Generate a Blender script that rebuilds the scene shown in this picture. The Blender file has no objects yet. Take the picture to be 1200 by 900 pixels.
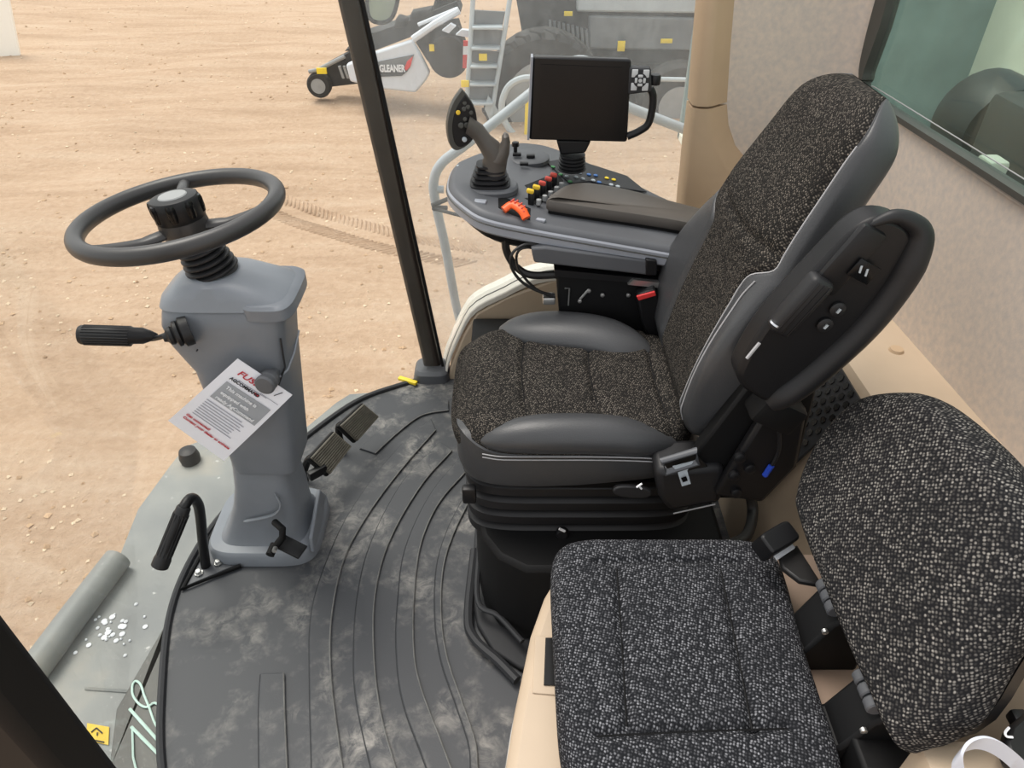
import bpy, bmesh, math, random
from mathutils import Vector as V, Matrix, noise

random.seed(7)
S = bpy.context.scene
COL = S.collection
PI = math.pi

# ------------------------------------------------------------------ camera
cam = bpy.data.cameras.new('camera')
camo = bpy.data.objects.new('camera', cam)
COL.objects.link(camo)
camo.location = (0, 0, 1.54)
camo.rotation_euler = (math.radians(90 - 38), 0, 0)
cam.sensor_width = 36.0
cam.lens = 36.0 * 832 / 1200
cam.clip_start = 0.02
cam.clip_end = 500
S.camera = camo

# ------------------------------------------------------------------ sky, sun, exposure
w = bpy.data.worlds.new('sky')
S.world = w
w.use_nodes = True
wn = w.node_tree
bg = wn.nodes['Background']
sky = wn.nodes.new('ShaderNodeTexSky')
sky.sky_type = 'NISHITA'
sky.sun_disc = False
sky.sun_elevation = math.radians(58)
sky.sun_rotation = math.radians(-60)
sky.dust_density = 4.0
sky.air_density = 1.0
hz = wn.nodes.new('ShaderNodeMix')
hz.data_type = 'RGBA'
hz.inputs[0].default_value = 0.8
hz.inputs[7].default_value = (7.5, 7.4, 7.3, 1)
wn.links.new(sky.outputs[0], hz.inputs[6])
wn.links.new(hz.outputs[2], bg.inputs[0])
bg.inputs[1].default_value = 0.138
sun = bpy.data.lights.new('sun', 'SUN')
sun.energy = 2.0
sun.angle = math.radians(30)
sun.color = (1.0, 0.95, 0.88)
suno = bpy.data.objects.new('sun', sun)
COL.objects.link(suno)
suno.rotation_euler = V((0.35, -0.30, -1.0)).to_track_quat('-Z', 'Y').to_euler()
S.view_settings.view_transform = 'Standard'
S.view_settings.look = 'None'
S.view_settings.gamma = 1
S.view_settings.use_curve_mapping = False
S.view_settings.exposure = 0.35

# ------------------------------------------------------------------ materials
def lin(c):
    return tuple((x / 12.92 if x <= 0.04045 else ((x + 0.055) / 1.055) ** 2.4) for x in [k / 255 for k in c]) + (1,)

def node(nt, t, **kw):
    n = nt.nodes.new(t)
    for k, v in kw.items():
        if k.startswith('i_'):
            key = k[2:]
            n.inputs[int(key) if key.isdigit() else key].default_value = v
        else:
            setattr(n, k, v)
    return n

def ramp(nt, stops, src):
    r = nt.nodes.new('ShaderNodeValToRGB')
    e = r.color_ramp.elements
    e[0].position, e[0].color = stops[0]
    e[1].position, e[1].color = stops[-1]
    for p, c in stops[1:-1]:
        q = e.new(p)
        q.color = c
    nt.links.new(src, r.inputs[0])
    return r.outputs[0]

def base_mat(name):
    m = bpy.data.materials.new(name)
    m.use_nodes = True
    nt = m.node_tree
    return m, nt, nt.nodes['Principled BSDF']

def coords(nt, scale=(1, 1, 1), rot=(0, 0, 0)):
    tc = nt.nodes.new('ShaderNodeTexCoord')
    mp = nt.nodes.new('ShaderNodeMapping')
    mp.inputs['Scale'].default_value = scale
    mp.inputs['Rotation'].default_value = rot
    nt.links.new(tc.outputs['Object'], mp.inputs[0])
    return mp.outputs[0]

def bump(nt, p, h, strength, dist=0.002):
    b = node(nt, 'ShaderNodeBump', i_Strength=strength, i_Distance=dist)
    nt.links.new(h, b.inputs['Height'])
    nt.links.new(b.outputs[0], p.inputs['Normal'])

def plain(name, rgb, rough=0.5, metal=0.0, var=0.08, nscale=8, bs=0.0, bscale=400, spec=0.5, bdist=0.001):
    m, nt, p = base_mat(name)
    c = lin(rgb)
    co = coords(nt)
    nz = node(nt, 'ShaderNodeTexNoise', i_Scale=nscale, i_Detail=4.0)
    nt.links.new(co, nz.inputs[0])
    lo = tuple(x * (1 - var) for x in c[:3]) + (1,)
    hi = tuple(min(1, x * (1 + var)) for x in c[:3]) + (1,)
    nt.links.new(ramp(nt, [(0.3, lo), (0.7, hi)], nz.outputs[0]), p.inputs['Base Color'])
    p.inputs['Roughness'].default_value = rough
    p.inputs['Metallic'].default_value = metal
    p.inputs['Specular IOR Level'].default_value = spec
    if bs:
        b = node(nt, 'ShaderNodeTexNoise', i_Scale=bscale, i_Detail=2.0)
        nt.links.new(co, b.inputs[0])
        bump(nt, p, b.outputs[0], bs, bdist)
    return m

def weave(name, dark, light, cell, rot=0.0, amount=0.8):
    """woven upholstery laid out in UV metres: rows of pale flecks on dark yarn"""
    m, nt, p = base_mat(name)
    uv = node(nt, 'ShaderNodeUVMap', uv_map='UVMap')
    mp = nt.nodes.new('ShaderNodeMapping')
    mp.inputs['Rotation'].default_value = (0, 0, rot)
    nt.links.new(uv.outputs[0], mp.inputs[0])
    wob = node(nt, 'ShaderNodeTexNoise', i_Scale=60.0, i_Detail=2.0)
    nt.links.new(mp.outputs[0], wob.inputs[0])
    wm = node(nt, 'ShaderNodeMix', data_type='VECTOR'); wm.inputs[0].default_value = 0.004
    nt.links.new(mp.outputs[0], wm.inputs[4]); nt.links.new(wob.outputs['Color'], wm.inputs[5])
    br = node(nt, 'ShaderNodeTexVoronoi', voronoi_dimensions='2D', i_Scale=1.0 / cell, i_Randomness=0.48)
    nt.links.new(wm.outputs[1], br.inputs[0])
    sep = nt.nodes.new('ShaderNodeSeparateColor')
    nt.links.new(br.outputs['Color'], sep.inputs[0])
    rnd = ramp(nt, [(0.25, (0.12,) * 3 + (1,)), (0.85, (1, 1, 1, 1))], sep.outputs[0])
    dot = ramp(nt, [(0.16, (1, 1, 1, 1)), (0.46, (0, 0, 0, 1))], br.outputs['Distance'])
    fl = node(nt, 'ShaderNodeMath', operation='MULTIPLY')
    nt.links.new(rnd, fl.inputs[0]); nt.links.new(dot, fl.inputs[1])
    nz = node(nt, 'ShaderNodeTexNoise', i_Scale=1.0 / cell, i_Detail=2.0)
    nt.links.new(mp.outputs[0], nz.inputs[0])
    big = node(nt, 'ShaderNodeTexNoise', i_Scale=14.0, i_Detail=3.0)
    nt.links.new(mp.outputs[0], big.inputs[0])
    mu = node(nt, 'ShaderNodeMath', operation='MULTIPLY')
    nt.links.new(fl.outputs[0], mu.inputs[0])
    nt.links.new(ramp(nt, [(0.30, (0.25,) * 3 + (1,)), (0.62, (1, 1, 1, 1))], nz.outputs[0]), mu.inputs[1])
    m2 = node(nt, 'ShaderNodeMath', operation='MULTIPLY')
    nt.links.new(mu.outputs[0], m2.inputs[0])
    nt.links.new(ramp(nt, [(0.3, (amount * 0.75,) * 3 + (1,)), (0.7, (min(1, amount * 1.25),) * 3 + (1,))], big.outputs[0]), m2.inputs[1])
    mx = node(nt, 'ShaderNodeMix', data_type='RGBA')
    mx.inputs[6].default_value = lin(dark); mx.inputs[7].default_value = lin(light)
    nt.links.new(m2.outputs[0], mx.inputs[0])
    nt.links.new(mx.outputs[2], p.inputs['Base Color'])
    p.inputs['Roughness'].default_value = 0.95
    p.inputs['Specular IOR Level'].default_value = 0.1
    bump(nt, p, dot, 0.5, 0.001)
    return m

def glass(name, tint, dust, dust_col, gloss=0.04, streak=False):
    m = bpy.data.materials.new(name)
    m.use_nodes = True
    nt = m.node_tree
    for n in list(nt.nodes):
        nt.nodes.remove(n)
    out = nt.nodes.new('ShaderNodeOutputMaterial')
    tr = nt.nodes.new('ShaderNodeBsdfTransparent'); tr.inputs[0].default_value = tint
    gl = nt.nodes.new('ShaderNodeBsdfGlossy'); gl.inputs[1].default_value = 0.03
    df = nt.nodes.new('ShaderNodeBsdfTranslucent'); df.inputs[0].default_value = dust_col
    df2 = nt.nodes.new('ShaderNodeBsdfDiffuse'); df2.inputs[0].default_value = dust_col
    ad = nt.nodes.new('ShaderNodeMixShader'); ad.inputs[0].default_value = 0.5
    nt.links.new(df.outputs[0], ad.inputs[1]); nt.links.new(df2.outputs[0], ad.inputs[2])
    co = coords(nt, (1, 1, 0.5) if streak else (1, 1, 1))
    nz = node(nt, 'ShaderNodeTexNoise', i_Scale=38.0 if streak else 6.0, i_Detail=8.0, i_Roughness=0.8)
    nt.links.new(co, nz.inputs[0])
    sp = node(nt, 'ShaderNodeTexNoise', i_Scale=2.5, i_Detail=3.0)
    nt.links.new(co, sp.inputs[0])
    mu = node(nt, 'ShaderNodeMath', operation='MULTIPLY')
    nt.links.new(ramp(nt, [(0.35, (dust * 0.7,) * 3 + (1,)), (0.75, (min(1, dust * 1.5),) * 3 + (1,))], nz.outputs[0]), mu.inputs[0])
    nt.links.new(ramp(nt, [(0.3, (0.6,) * 3 + (1,)), (0.7, (1.2,) * 3 + (1,))], sp.outputs[0]), mu.inputs[1])
    mx = nt.nodes.new('ShaderNodeMixShader')
    nt.links.new(mu.outputs[0], mx.inputs[0])
    nt.links.new(tr.outputs[0], mx.inputs[1]); nt.links.new(ad.outputs[0], mx.inputs[2])
    fr = node(nt, 'ShaderNodeFresnel', i_IOR=1.35)
    fm = node(nt, 'ShaderNodeMath', operation='MULTIPLY'); fm.inputs[1].default_value = gloss * 10
    nt.links.new(fr.outputs[0], fm.inputs[0])
    m2 = nt.nodes.new('ShaderNodeMixShader')
    nt.links.new(fm.outputs[0], m2.inputs[0])
    nt.links.new(mx.outputs[0], m2.inputs[1]); nt.links.new(gl.outputs[0], m2.inputs[2])
    nt.links.new(m2.outputs[0], out.inputs[0])
    return m

def dirt_mat():
    m, nt, p = base_mat('dry_dirt')
    co = coords(nt)
    n1 = node(nt, 'ShaderNodeTexNoise', i_Scale=0.35, i_Detail=6.0, i_Roughness=0.6); nt.links.new(co, n1.inputs[0])
    co2 = coords(nt, (0.25, 1.5, 1), (0, 0, math.radians(24)))
    n2 = node(nt, 'ShaderNodeTexNoise', i_Scale=1.6, i_Detail=5.0, i_Roughness=0.65); nt.links.new(co2, n2.inputs[0])
    n3 = node(nt, 'ShaderNodeTexNoise', i_Scale=14.0, i_Detail=6.0, i_Roughness=0.75); nt.links.new(co, n3.inputs[0])
    vo = node(nt, 'ShaderNodeTexVoronoi', i_Scale=7.0); nt.links.new(co, vo.inputs[0])
    a = ramp(nt, [(0.3, lin((182, 154, 129))), (0.5, lin((198, 170, 144))), (0.7, lin((210, 184, 160)))], n1.outputs[0])
    b = ramp(nt, [(0.34, lin((166, 137, 111))), (0.5, lin((197, 168, 142))), (0.68, lin((213, 190, 167)))], n2.outputs[0])
    c = ramp(nt, [(0.32, lin((163, 137, 115))), (0.5, lin((196, 168, 142))), (0.72, lin((219, 198, 179)))], n3.outputs[0])
    x1 = node(nt, 'ShaderNodeMix', data_type='RGBA'); x1.inputs[0].default_value = 0.6
    nt.links.new(a, x1.inputs[6]); nt.links.new(b, x1.inputs[7])
    x2 = node(nt, 'ShaderNodeMix', data_type='RGBA'); x2.inputs[0].default_value = 0.33
    nt.links.new(x1.outputs[2], x2.inputs[6]); nt.links.new(c, x2.inputs[7])
    nt.links.new(x2.outputs[2], p.inputs['Base Color'])
    p.inputs['Roughness'].default_value = 0.95
    p.inputs['Specular IOR Level'].default_value = 0.1
    ad = node(nt, 'ShaderNodeMath', operation='ADD')
    nt.links.new(n3.outputs[0], ad.inputs[0]); nt.links.new(n2.outputs[0], ad.inputs[1])
    bump(nt, p, ad.outputs[0], 0.8, 0.05)
    return m

def rubber_mat():
    m, nt, p = base_mat('floor_rubber')
    co = coords(nt)
    n1 = node(nt, 'ShaderNodeTexNoise', i_Scale=5.0, i_Detail=5.0, i_Roughness=0.6); nt.links.new(co, n1.inputs[0])
    wv = node(nt, 'ShaderNodeTexNoise', i_Scale=26.0, i_Detail=6.0, i_Roughness=0.7, i_Distortion=0.7); nt.links.new(co, wv.inputs[0])
    mu = node(nt, 'ShaderNodeMath', operation='MULTIPLY')
    nt.links.new(ramp(nt, [(0.47, (0, 0, 0, 1)), (0.68, (1, 1, 1, 1))], n1.outputs[0]), mu.inputs[0])
    nt.links.new(ramp(nt, [(0.40, (0, 0, 0, 1)), (0.66, (1, 1, 1, 1))], wv.outputs[0]), mu.inputs[1])
    mx = node(nt, 'ShaderNodeMix', data_type='RGBA')
    mx.inputs[6].default_value = lin((61, 63, 67)); mx.inputs[7].default_value = lin((158, 154, 148))
    nt.links.new(mu.outputs[0], mx.inputs[0])
    nt.links.new(mx.outputs[2], p.inputs['Base Color'])
    p.inputs['Roughness'].default_value = 0.55
    g = node(nt, 'ShaderNodeTexNoise', i_Scale=350.0); nt.links.new(co, g.inputs[0])
    bump(nt, p, g.outputs[0], 0.25, 0.001)
    return m

def plate_mat():
    m, nt, p = base_mat('dusty_grey_paint')
    co = coords(nt)
    n1 = node(nt, 'ShaderNodeTexNoise', i_Scale=4.0, i_Detail=6.0); nt.links.new(co, n1.inputs[0])
    n2 = node(nt, 'ShaderNodeTexNoise', i_Scale=30.0, i_Detail=3.0); nt.links.new(co, n2.inputs[0])
    a = ramp(nt, [(0.35, lin((118, 121, 121))), (0.55, lin((136, 138, 135))), (0.72, lin((160, 154, 142)))], n1.outputs[0])
    b = ramp(nt, [(0.70, (0, 0, 0, 1)), (0.78, (0.8, 0.8, 0.8, 1))], n2.outputs[0])
    mx = node(nt, 'ShaderNodeMix', data_type='RGBA'); mx.inputs[7].default_value = lin((205, 205, 200))
    nt.links.new(b, mx.inputs[0]); nt.links.new(a, mx.inputs[6])
    nt.links.new(mx.outputs[2], p.inputs['Base Color'])
    p.inputs['Roughness'].default_value = 0.5
    return m

M = dict(
    dirt=dirt_mat(), rubber=rubber_mat(), plate=plate_mat(),
    highlight_grey=plain('rubber_highlight', (104, 104, 102), 0.6, var=0.3, nscale=30),  # pale grey that paints a highlight along the mat band edges
    groove=plain('rubber_dark', (40, 41, 44), 0.6),
    pebble=plain('pale_stone', (222, 200, 172), 0.9, var=0.2, nscale=3),
    clod=plain('dirt_clod', (192, 162, 131), 0.95, var=0.2, nscale=5),
    col=plain('column_grey', (126, 131, 138), 0.42, bs=0.12, bscale=700),
    col2=plain('column_grey_shell', (115, 120, 127), 0.42, bs=0.12, bscale=700),
    wheel=plain('wheel_rubber', (52, 51, 51), 0.38, bs=0.15, bscale=600),
    black=plain('black_plastic', (20, 20, 22), 0.42, bs=0.12, bscale=600, spec=0.35),
    blackm=plain('black_matt_metal', (15, 15, 16), 0.6, spec=0.25),
    blackg=plain('black_gloss', (14, 14, 15), 0.25, spec=0.3),
    boot=plain('black_rubber_boot', (29, 29, 31), 0.48, spec=0.4),
    chrome=plain('bright_metal', (200, 202, 205), 0.28, metal=1.0),
    bolt=plain('zinc_bolt', (190, 190, 188), 0.35, metal=0.9),
    con=plain('console_grey', (84, 86, 90), 0.5, bs=0.12, bscale=700),
    band=plain('console_band', (146, 150, 158), 0.42),
    pad=plain('armrest_vinyl', (82, 77, 72), 0.5, bs=0.25, bscale=500),
    leather=plain('black_leather', (60, 61, 63), 0.38, bs=0.3, bscale=420, bdist=0.0015),
    leather2=plain('grey_vinyl', (70, 71, 73), 0.42, bs=0.3, bscale=420, bdist=0.0015),
    stitch=plain('stitch_thread', (168, 168, 170), 0.8),
    fab1=weave('driver_seat_weave', (31, 30, 29), (138, 130, 120), 0.0041, 0.5, 0.8),
    fab2=weave('buddy_seat_weave', (30, 31, 34), (156, 157, 162), 0.0047, 0.3, 0.85),
    fab3=weave('buddy_back_weave', (30, 30, 32), (160, 156, 150), 0.0053, 0.66, 0.85),
    brown=plain('beige_shaded', (158, 136, 120), 0.55, var=0.05),  # beige darkened to paint the shade between buddy pad and backrest
    felt=plain('felt_lining', (202, 188, 174), 0.98, var=0.09, nscale=70, bs=0.25, bscale=300, spec=0.1),
    beige=plain('beige_plastic', (186, 167, 144), 0.5, var=0.04, bs=0.08, bscale=500),
    beiged=plain('beige_pillar', (188, 163, 134), 0.5, var=0.05, bs=0.1, bscale=500),
    white=plain('pale_paint', (226, 221, 210), 0.45, var=0.04),
    pillar=plain('pillar_black', (52, 44, 38), 0.4, var=0.15, nscale=20),
    seal=plain('window_rubber', (66, 66, 62), 0.45),
    rail=plain('grey_rail_paint', (176, 182, 188), 0.4),
    screen=plain('dark_screen', (16, 17, 19), 0.2, spec=0.25),
    keyp=plain('keypad_grey', (196, 198, 200), 0.5),
    orange=plain('orange_plastic', (232, 92, 32), 0.45),
    red=plain('red_plastic', (222, 58, 58), 0.4),
    dred=plain('dull_red_plastic', (196, 78, 66), 0.45),
    yellow=plain('yellow_plastic', (238, 208, 40), 0.5),
    ylabel=plain('yellow_sticker', (228, 190, 52), 0.6),
    paper=plain('white_paper', (236, 238, 246), 0.8, var=0.02),
    pgrey=plain('print_grey', (160, 164, 170), 0.8),
    pwhite=plain('print_white', (240, 242, 246), 0.8),
    pred=plain('print_red', (190, 50, 62), 0.8),
    pblack=plain('print_black', (40, 40, 46), 0.8),
    pfine=plain('print_fine_grey', (150, 152, 164), 0.8),
    green=plain('green_icon', (70, 140, 84), 0.5), blue=plain('blue_icon', (66, 112, 176), 0.5),
    silver=plain('light_icon', (176, 184, 190), 0.5),
    pedalm=plain('pedal_rubber', (96, 92, 82), 0.6, var=0.2, nscale=40),
    mesh=plain('grille_black', (40, 41, 44), 0.6),
    shield=plain('header_shield', (216, 222, 230), 0.45, var=0.03),
    mach=plain('machine_dark', (44, 44, 45), 0.7, var=0.5, nscale=6),
    machg=plain('machine_grey', (112, 116, 118), 0.55, var=0.2, nscale=4),
    machl=plain('machine_pale', (176, 184, 188), 0.5, var=0.1, nscale=3),
    tyre=plain('tyre_rubber', (44, 43, 42), 0.85, var=0.2, nscale=8),
    hubg=plain('hub_grey', (150, 152, 152), 0.6),
    tank=plain('tank_pale', (226, 228, 214), 0.6, var=0.12, nscale=3),
    tankd=plain('tank_dark', (26, 36, 37), 0.5, var=0.4, nscale=12),
    tankm=plain('tank_mid', (120, 138, 140), 0.5, var=0.15, nscale=6),
    clear=plain('clear_plastic', (200, 205, 216), 0.15, var=0.03),
    chalk=plain('pale_marker', (196, 222, 212), 0.7),
    cutout_white=plain('white_cutout', (250, 248, 240), 0.8, var=0.01),
    cable=plain('cable_black', (26, 25, 25), 0.5),
    bluep=plain('blue_tape', (40, 78, 200), 0.5),
    mirror=plain('mirror_face', (150, 158, 140), 0.15, var=0.2, nscale=10),
)
e = [n for n in M['felt'].node_tree.nodes if n.type == 'VALTORGB'][0].color_ramp.elements
e[0].color = lin((196, 186, 177)); e[1].color = lin((214, 199, 184))
M['gfront'] = glass('windscreen_glass', (0.97, 0.985, 0.975, 1), 0.02, (0.9, 0.86, 0.8, 1), 0.012)
M['gright'] = glass('dusty_door_glass', (0.96, 0.98, 0.97, 1), 0.135, (0.86, 0.88, 0.88, 1), 0.03, True)
M['grear'] = glass('tinted_rear_glass', (0.80, 0.88, 0.84, 1), 0.03, (0.8, 0.84, 0.8, 1), 0.012)
M['tmesh'] = M['clear']

# ------------------------------------------------------------------ mesh helpers
ORG = {}

class MB:
    def __init__(s):
        s.v = []; s.f = []; s.uv = None
    def add(s, vs, fs):
        k = len(s.v)
        s.v += [tuple(p) for p in vs]
        s.f += [tuple(i + k for i in f) for f in fs]
        return s
    def box(s, c, d, rot=None, bev=0.0, seg=2):
        bm = bmesh.new()
        bmesh.ops.create_cube(bm, size=1)
        for q in bm.verts:
            q.co = V((q.co.x * d[0], q.co.y * d[1], q.co.z * d[2]))
        if bev:
            bmesh.ops.bevel(bm, geom=bm.edges[:], offset=min(bev, min(d) * 0.45), segments=seg, affect='EDGES', profile=0.5)
        R = rot if rot is not None else Matrix.Identity(3)
        bm.verts.index_update()
        s.add([R @ q.co + V(c) for q in bm.verts], [[q.index for q in f.verts] for f in bm.faces])
        bm.free()
        return s
    def loft(s, rings, cap0=True, cap1=True, closed=True):
        n = len(rings[0]); vs = [p for r in rings for p in r]; fs = []
        for i in range(len(rings) - 1):
            for j in range(n if closed else n - 1):
                a = i * n + j; b = i * n + (j + 1) % n
                fs.append((a, b, b + n, a + n))
        if cap0: fs.append(tuple(range(n - 1, -1, -1)))
        if cap1: fs.append(tuple(range((len(rings) - 1) * n, len(rings) * n)))
        return s.add(vs, fs)
    def tube(s, path, r, n=10, closed=False, flat=1.0):
        P = [V(p) for p in path]
        m = len(P)
        if not isinstance(r, (list, tuple)): r = [r] * m
        T = []
        for i in range(m):
            a = P[(i - 1) % m] if closed or i > 0 else P[i]
            b = P[(i + 1) % m] if closed or i < m - 1 else P[i]
            T.append((b - a).normalized())
        up = V((0, 0, 1)) if abs(T[0].z) < 0.9 else V((1, 0, 0))
        N = (up - T[0] * up.dot(T[0])).normalized()
        rings = []
        for i in range(m):
            N = (N - T[i] * N.dot(T[i])).normalized()
            B = T[i].cross(N)
            rings.append([P[i] + (N * math.cos(2 * PI * k / n) * flat + B * math.sin(2 * PI * k / n)) * r[i] for k in range(n)])
        if closed:
            vs = [p for q in rings for p in q]; fs = []
            for i in range(m):
                for j in range(n):
                    a = i * n + j; b = i * n + (j + 1) % n; c = ((i + 1) % m) * n
                    fs.append((a, b, c + (j + 1) % n, c + j))
            return s.add(vs, fs)
        return s.loft(rings)
    def lathe(s, prof, o, axis=(0, 0, 1), n=24):
        A = V(axis).normalized()
        u = A.orthogonal().normalized(); v = A.cross(u)
        return s.loft([[V(o) + A * h + (u * math.cos(2 * PI * k / n) + v * math.sin(2 * PI * k / n)) * max(r, 1e-4) for k in range(n)] for r, h in prof])
    def cyl(s, a, b, r, n=16, bev=0.0):
        a = V(a); b = V(b); L = (b - a).length
        pr = [(r, 0), (r, L)] if not bev else [(r - bev, 0), (r, bev), (r, L - bev), (r - bev, L)]
        return s.lathe(pr, a, b - a, n)
    def prism(s, poly, vec):
        P = [V(p) for p in poly]; n = len(P); d = V(vec)
        return s.loft([P, [p + d for p in P]])
    def quadbox(s, q, t):
        """a slab of thickness t behind the four corners q"""
        P = [V(p) for p in q]
        nn = (P[1] - P[0]).cross(P[3] - P[0]).normalized()
        return s.prism(P, nn * t)
    def strip(s, A, B, z0, z1):
        n = len(A)
        r = []
        for a, b in zip(A, B):
            r.append([(a[0], a[1], z0), (a[0], a[1], z1), (b[0], b[1], z1), (b[0], b[1], z0)])
        return s.loft(r)
    def warp(s, fn):
        s.v = [tuple(fn(V(p))) for p in s.v]
        return s
    def xf(s, mtx):
        s.v = [tuple(mtx @ V(p)) for p in s.v]
        return s
    def build(s, name, mat, parent=None, smooth=38, bevel=0, sub=0):
        me = bpy.data.meshes.new(name)
        o = V(ORG.get(parent.name, (0, 0, 0))) if parent else V((0, 0, 0))
        me.from_pydata([tuple(V(p) - o) for p in s.v], [], s.f)
        bm = bmesh.new(); bm.from_mesh(me)
        bmesh.ops.recalc_face_normals(bm, faces=bm.faces[:])
        bm.to_mesh(me); bm.free()
        if s.uv:
            ul = me.uv_layers.new(name='UVMap')
            for lp in me.loops:
                ul.data[lp.index].uv = s.uv[lp.vertex_index]
        me.materials.append(M[mat])
        if smooth:
            me.shade_smooth()
            me.set_sharp_from_angle(angle=math.radians(smooth))
        ob = bpy.data.objects.new(name, me)
        COL.objects.link(ob)
        ORG[ob.name] = tuple(o)
        if parent: ob.parent = parent
        if bevel:
            b = ob.modifiers.new('bevel', 'BEVEL'); b.width = bevel; b.segments = 2; b.limit_method = 'ANGLE'; b.angle_limit = math.radians(50)
            b.harden_normals = False
        if sub:
            u = ob.modifiers.new('sub', 'SUBSURF'); u.levels = sub; u.render_levels = sub
        return ob

def tag(o, label, cat, group=None, kind=None):
    if label: o['label'] = label
    if cat: o['category'] = cat
    if group: o['group'] = group
    if kind: o['kind'] = kind
    return o

def thing(name, label, cat, loc, group=None):
    o = bpy.data.objects.new(name, None)
    o.empty_display_size = 0.05
    COL.objects.link(o)
    o.location = loc
    ORG[o.name] = tuple(loc)
    return tag(o, label, cat, group)

def struct(o):
    o['kind'] = 'structure'
    return o

def dup(o, off, parent=None):
    c = o.copy(); COL.objects.link(c)
    c.parent = parent or o.parent
    c.location = V(o.location) + V(off)
    ORG[c.name] = tuple(V(ORG.get(o.name, (0, 0, 0))) + V(off))
    return c

def smooth_path(P, n=8, closed=False):
    P = [V(p) for p in P]; m = len(P); out = []
    for i in range(m if closed else m - 1):
        p1, p2 = P[i], P[(i + 1) % m]
        p0 = P[i - 1] if (closed or i > 0) else p1 * 2 - p2
        p3 = P[(i + 2) % m] if (closed or i + 2 < m) else p2 * 2 - p1
        for k in range(n):
            t = k / n
            out.append(0.5 * (2 * p1 + (p2 - p0) * t + (2 * p0 - 5 * p1 + 4 * p2 - p3) * t * t + (3 * p1 - p0 - 3 * p2 + p3) * t ** 3))
    if not closed: out.append(P[-1])
    return out

def resample(P, n):
    P = [V(p) for p in P]
    L = [0]
    for a, b in zip(P, P[1:]): L.append(L[-1] + (b - a).length)
    out = []
    for i in range(n):
        d = L[-1] * i / (n - 1)
        j = 0
        while j < len(L) - 2 and L[j + 1] < d: j += 1
        t = (d - L[j]) / max(1e-9, L[j + 1] - L[j])
        out.append(P[j].lerp(P[j + 1], min(1, max(0, t))))
    return out

def super_ring(c, hx, hy, z, n=3.0, N=64):
    r = []
    for k in range(N):
        a = 2 * PI * k / N
        ca, sa = math.cos(a), math.sin(a)
        r.append(V((c[0] + hx * math.copysign(abs(ca) ** (2 / n), ca), c[1] + hy * math.copysign(abs(sa) ** (2 / n), sa), z)))
    return r

def pad(outline, z0, z1, rnd=0.02, K=14, dome=None, mid=None):
    """a cushion: outline ring (xy), rolled edges, dense top"""
    c = sum((V((p[0], p[1], 0)) for p in outline), V()) / len(outline)
    def ring(inset, z, s=1.0):
        out = []
        for p in outline:
            d = V((p[0], p[1], 0)) - c
            L = d.length
            q = c + d * ((L - inset) / L) * s
            out.append(V((q.x, q.y, z)))
        return out
    rings = [ring(rnd, z0)]
    for k in range(1, 6):
        a = PI / 2 * k / 5
        rings.append(ring(rnd * (1 - math.sin(a)), z0 + rnd * (1 - math.cos(a))))
    for k in range(0, 6):
        a = PI / 2 * k / 5
        rings.append(ring(rnd * (1 - math.cos(a)), z1 - rnd * (1 - math.sin(a))))
    for k in range(1, K):
        rings.append(ring(rnd, z1, 1 - k / K))
    rings.append(ring(rnd, z1, 0.01))
    m = MB().loft(rings)
    m.uv = []
    for r_, q_ in enumerate(rings):
        for p in q_:
            d = V((p.x, p.y, 0)) - c
            ex = (z1 - p.z) if r_ < 11 else 0
            q = c + d * (1 + ex / max(.05, d.length))
            m.uv.append((q.x + .5, q.y + .5))
    if dome: m.warp(dome)
    return m

def frame(u, v, o):
    """4x4 from local x=u, y=v, origin o"""
    u = V(u).normalized(); v = V(v); v = (v - u * v.dot(u)).normalized(); n = u.cross(v)
    m = Matrix((u, v, n)).transposed().to_4x4()
    m.translation = V(o)
    return m

def text(name, s, size, mat, parent, mtx, align='LEFT', shear=0.0, bold=0.0, sx=1.0):
    c = bpy.data.curves.new(name, 'FONT')
    c.body = s; c.size = size; c.align_x = align; c.shear = shear; c.offset = bold; c.extrude = 0.0002
    c.resolution_u = 3
    c.materials.append(M[mat])
    o = bpy.data.objects.new(name, c)
    COL.objects.link(o)
    o.parent = parent
    m = mtx.copy()
    m.translation = m.translation - V(ORG.get(parent.name, (0, 0, 0)))
    o.matrix_local = m @ Matrix.Diagonal((sx, 1, 1, 1))
    # turn the lettering into a plain mesh
    bpy.context.view_layer.update()
    me = bpy.data.meshes.new_from_object(o.evaluated_get(bpy.context.evaluated_depsgraph_get()))
    q = bpy.data.objects.new(name, me)
    COL.objects.link(q)
    q.parent = parent
    q.matrix_local = o.matrix_local
    bpy.data.objects.remove(o)
    return q

def gauss(x, s):
    return math.exp(-(x / s) ** 2)

# ================================================================== the setting
# yard of dry dirt, 1.85 m below the cab floor
def gz(x, y):
    v = noise.noise(V((x * 0.12, y * 0.12, 0))) * 0.10 + noise.noise(V((x * 0.5, y * 0.5, 3))) * 0.05 + noise.noise(V((x * 1.9, y * 1.9, 7))) * 0.022
    c, s = math.cos(math.radians(24)), math.sin(math.radians(24))
    a = -x * s + y * c
    v += 0.03 * math.sin(a * 2.2 + noise.noise(V((x * 0.2, y * 0.2, 1))) * 3)
    return -1.85 + v
m = MB()
xs = [-60 + 0.0] ; xs = [-55, -45, -36, -29, -24] + [-20 + 0.28 * i for i in range(108)] + [12, 16, 22, 30, 40]
ys = [-12, -8, -4, -1] + [0 + 0.2 * i for i in range(120)] + [25, 27, 30, 34, 40, 48, 60]
m.v = [(x, y, gz(x, y)) for y in ys for x in xs]
nx = len(xs)
m.f = [(j * nx + i, j * nx + i + 1, (j + 1) * nx + i + 1, (j + 1) * nx + i) for j in range(len(ys) - 1) for i in range(nx - 1)]
ground = struct(m.build('ground', 'dirt', smooth=180))

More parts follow.
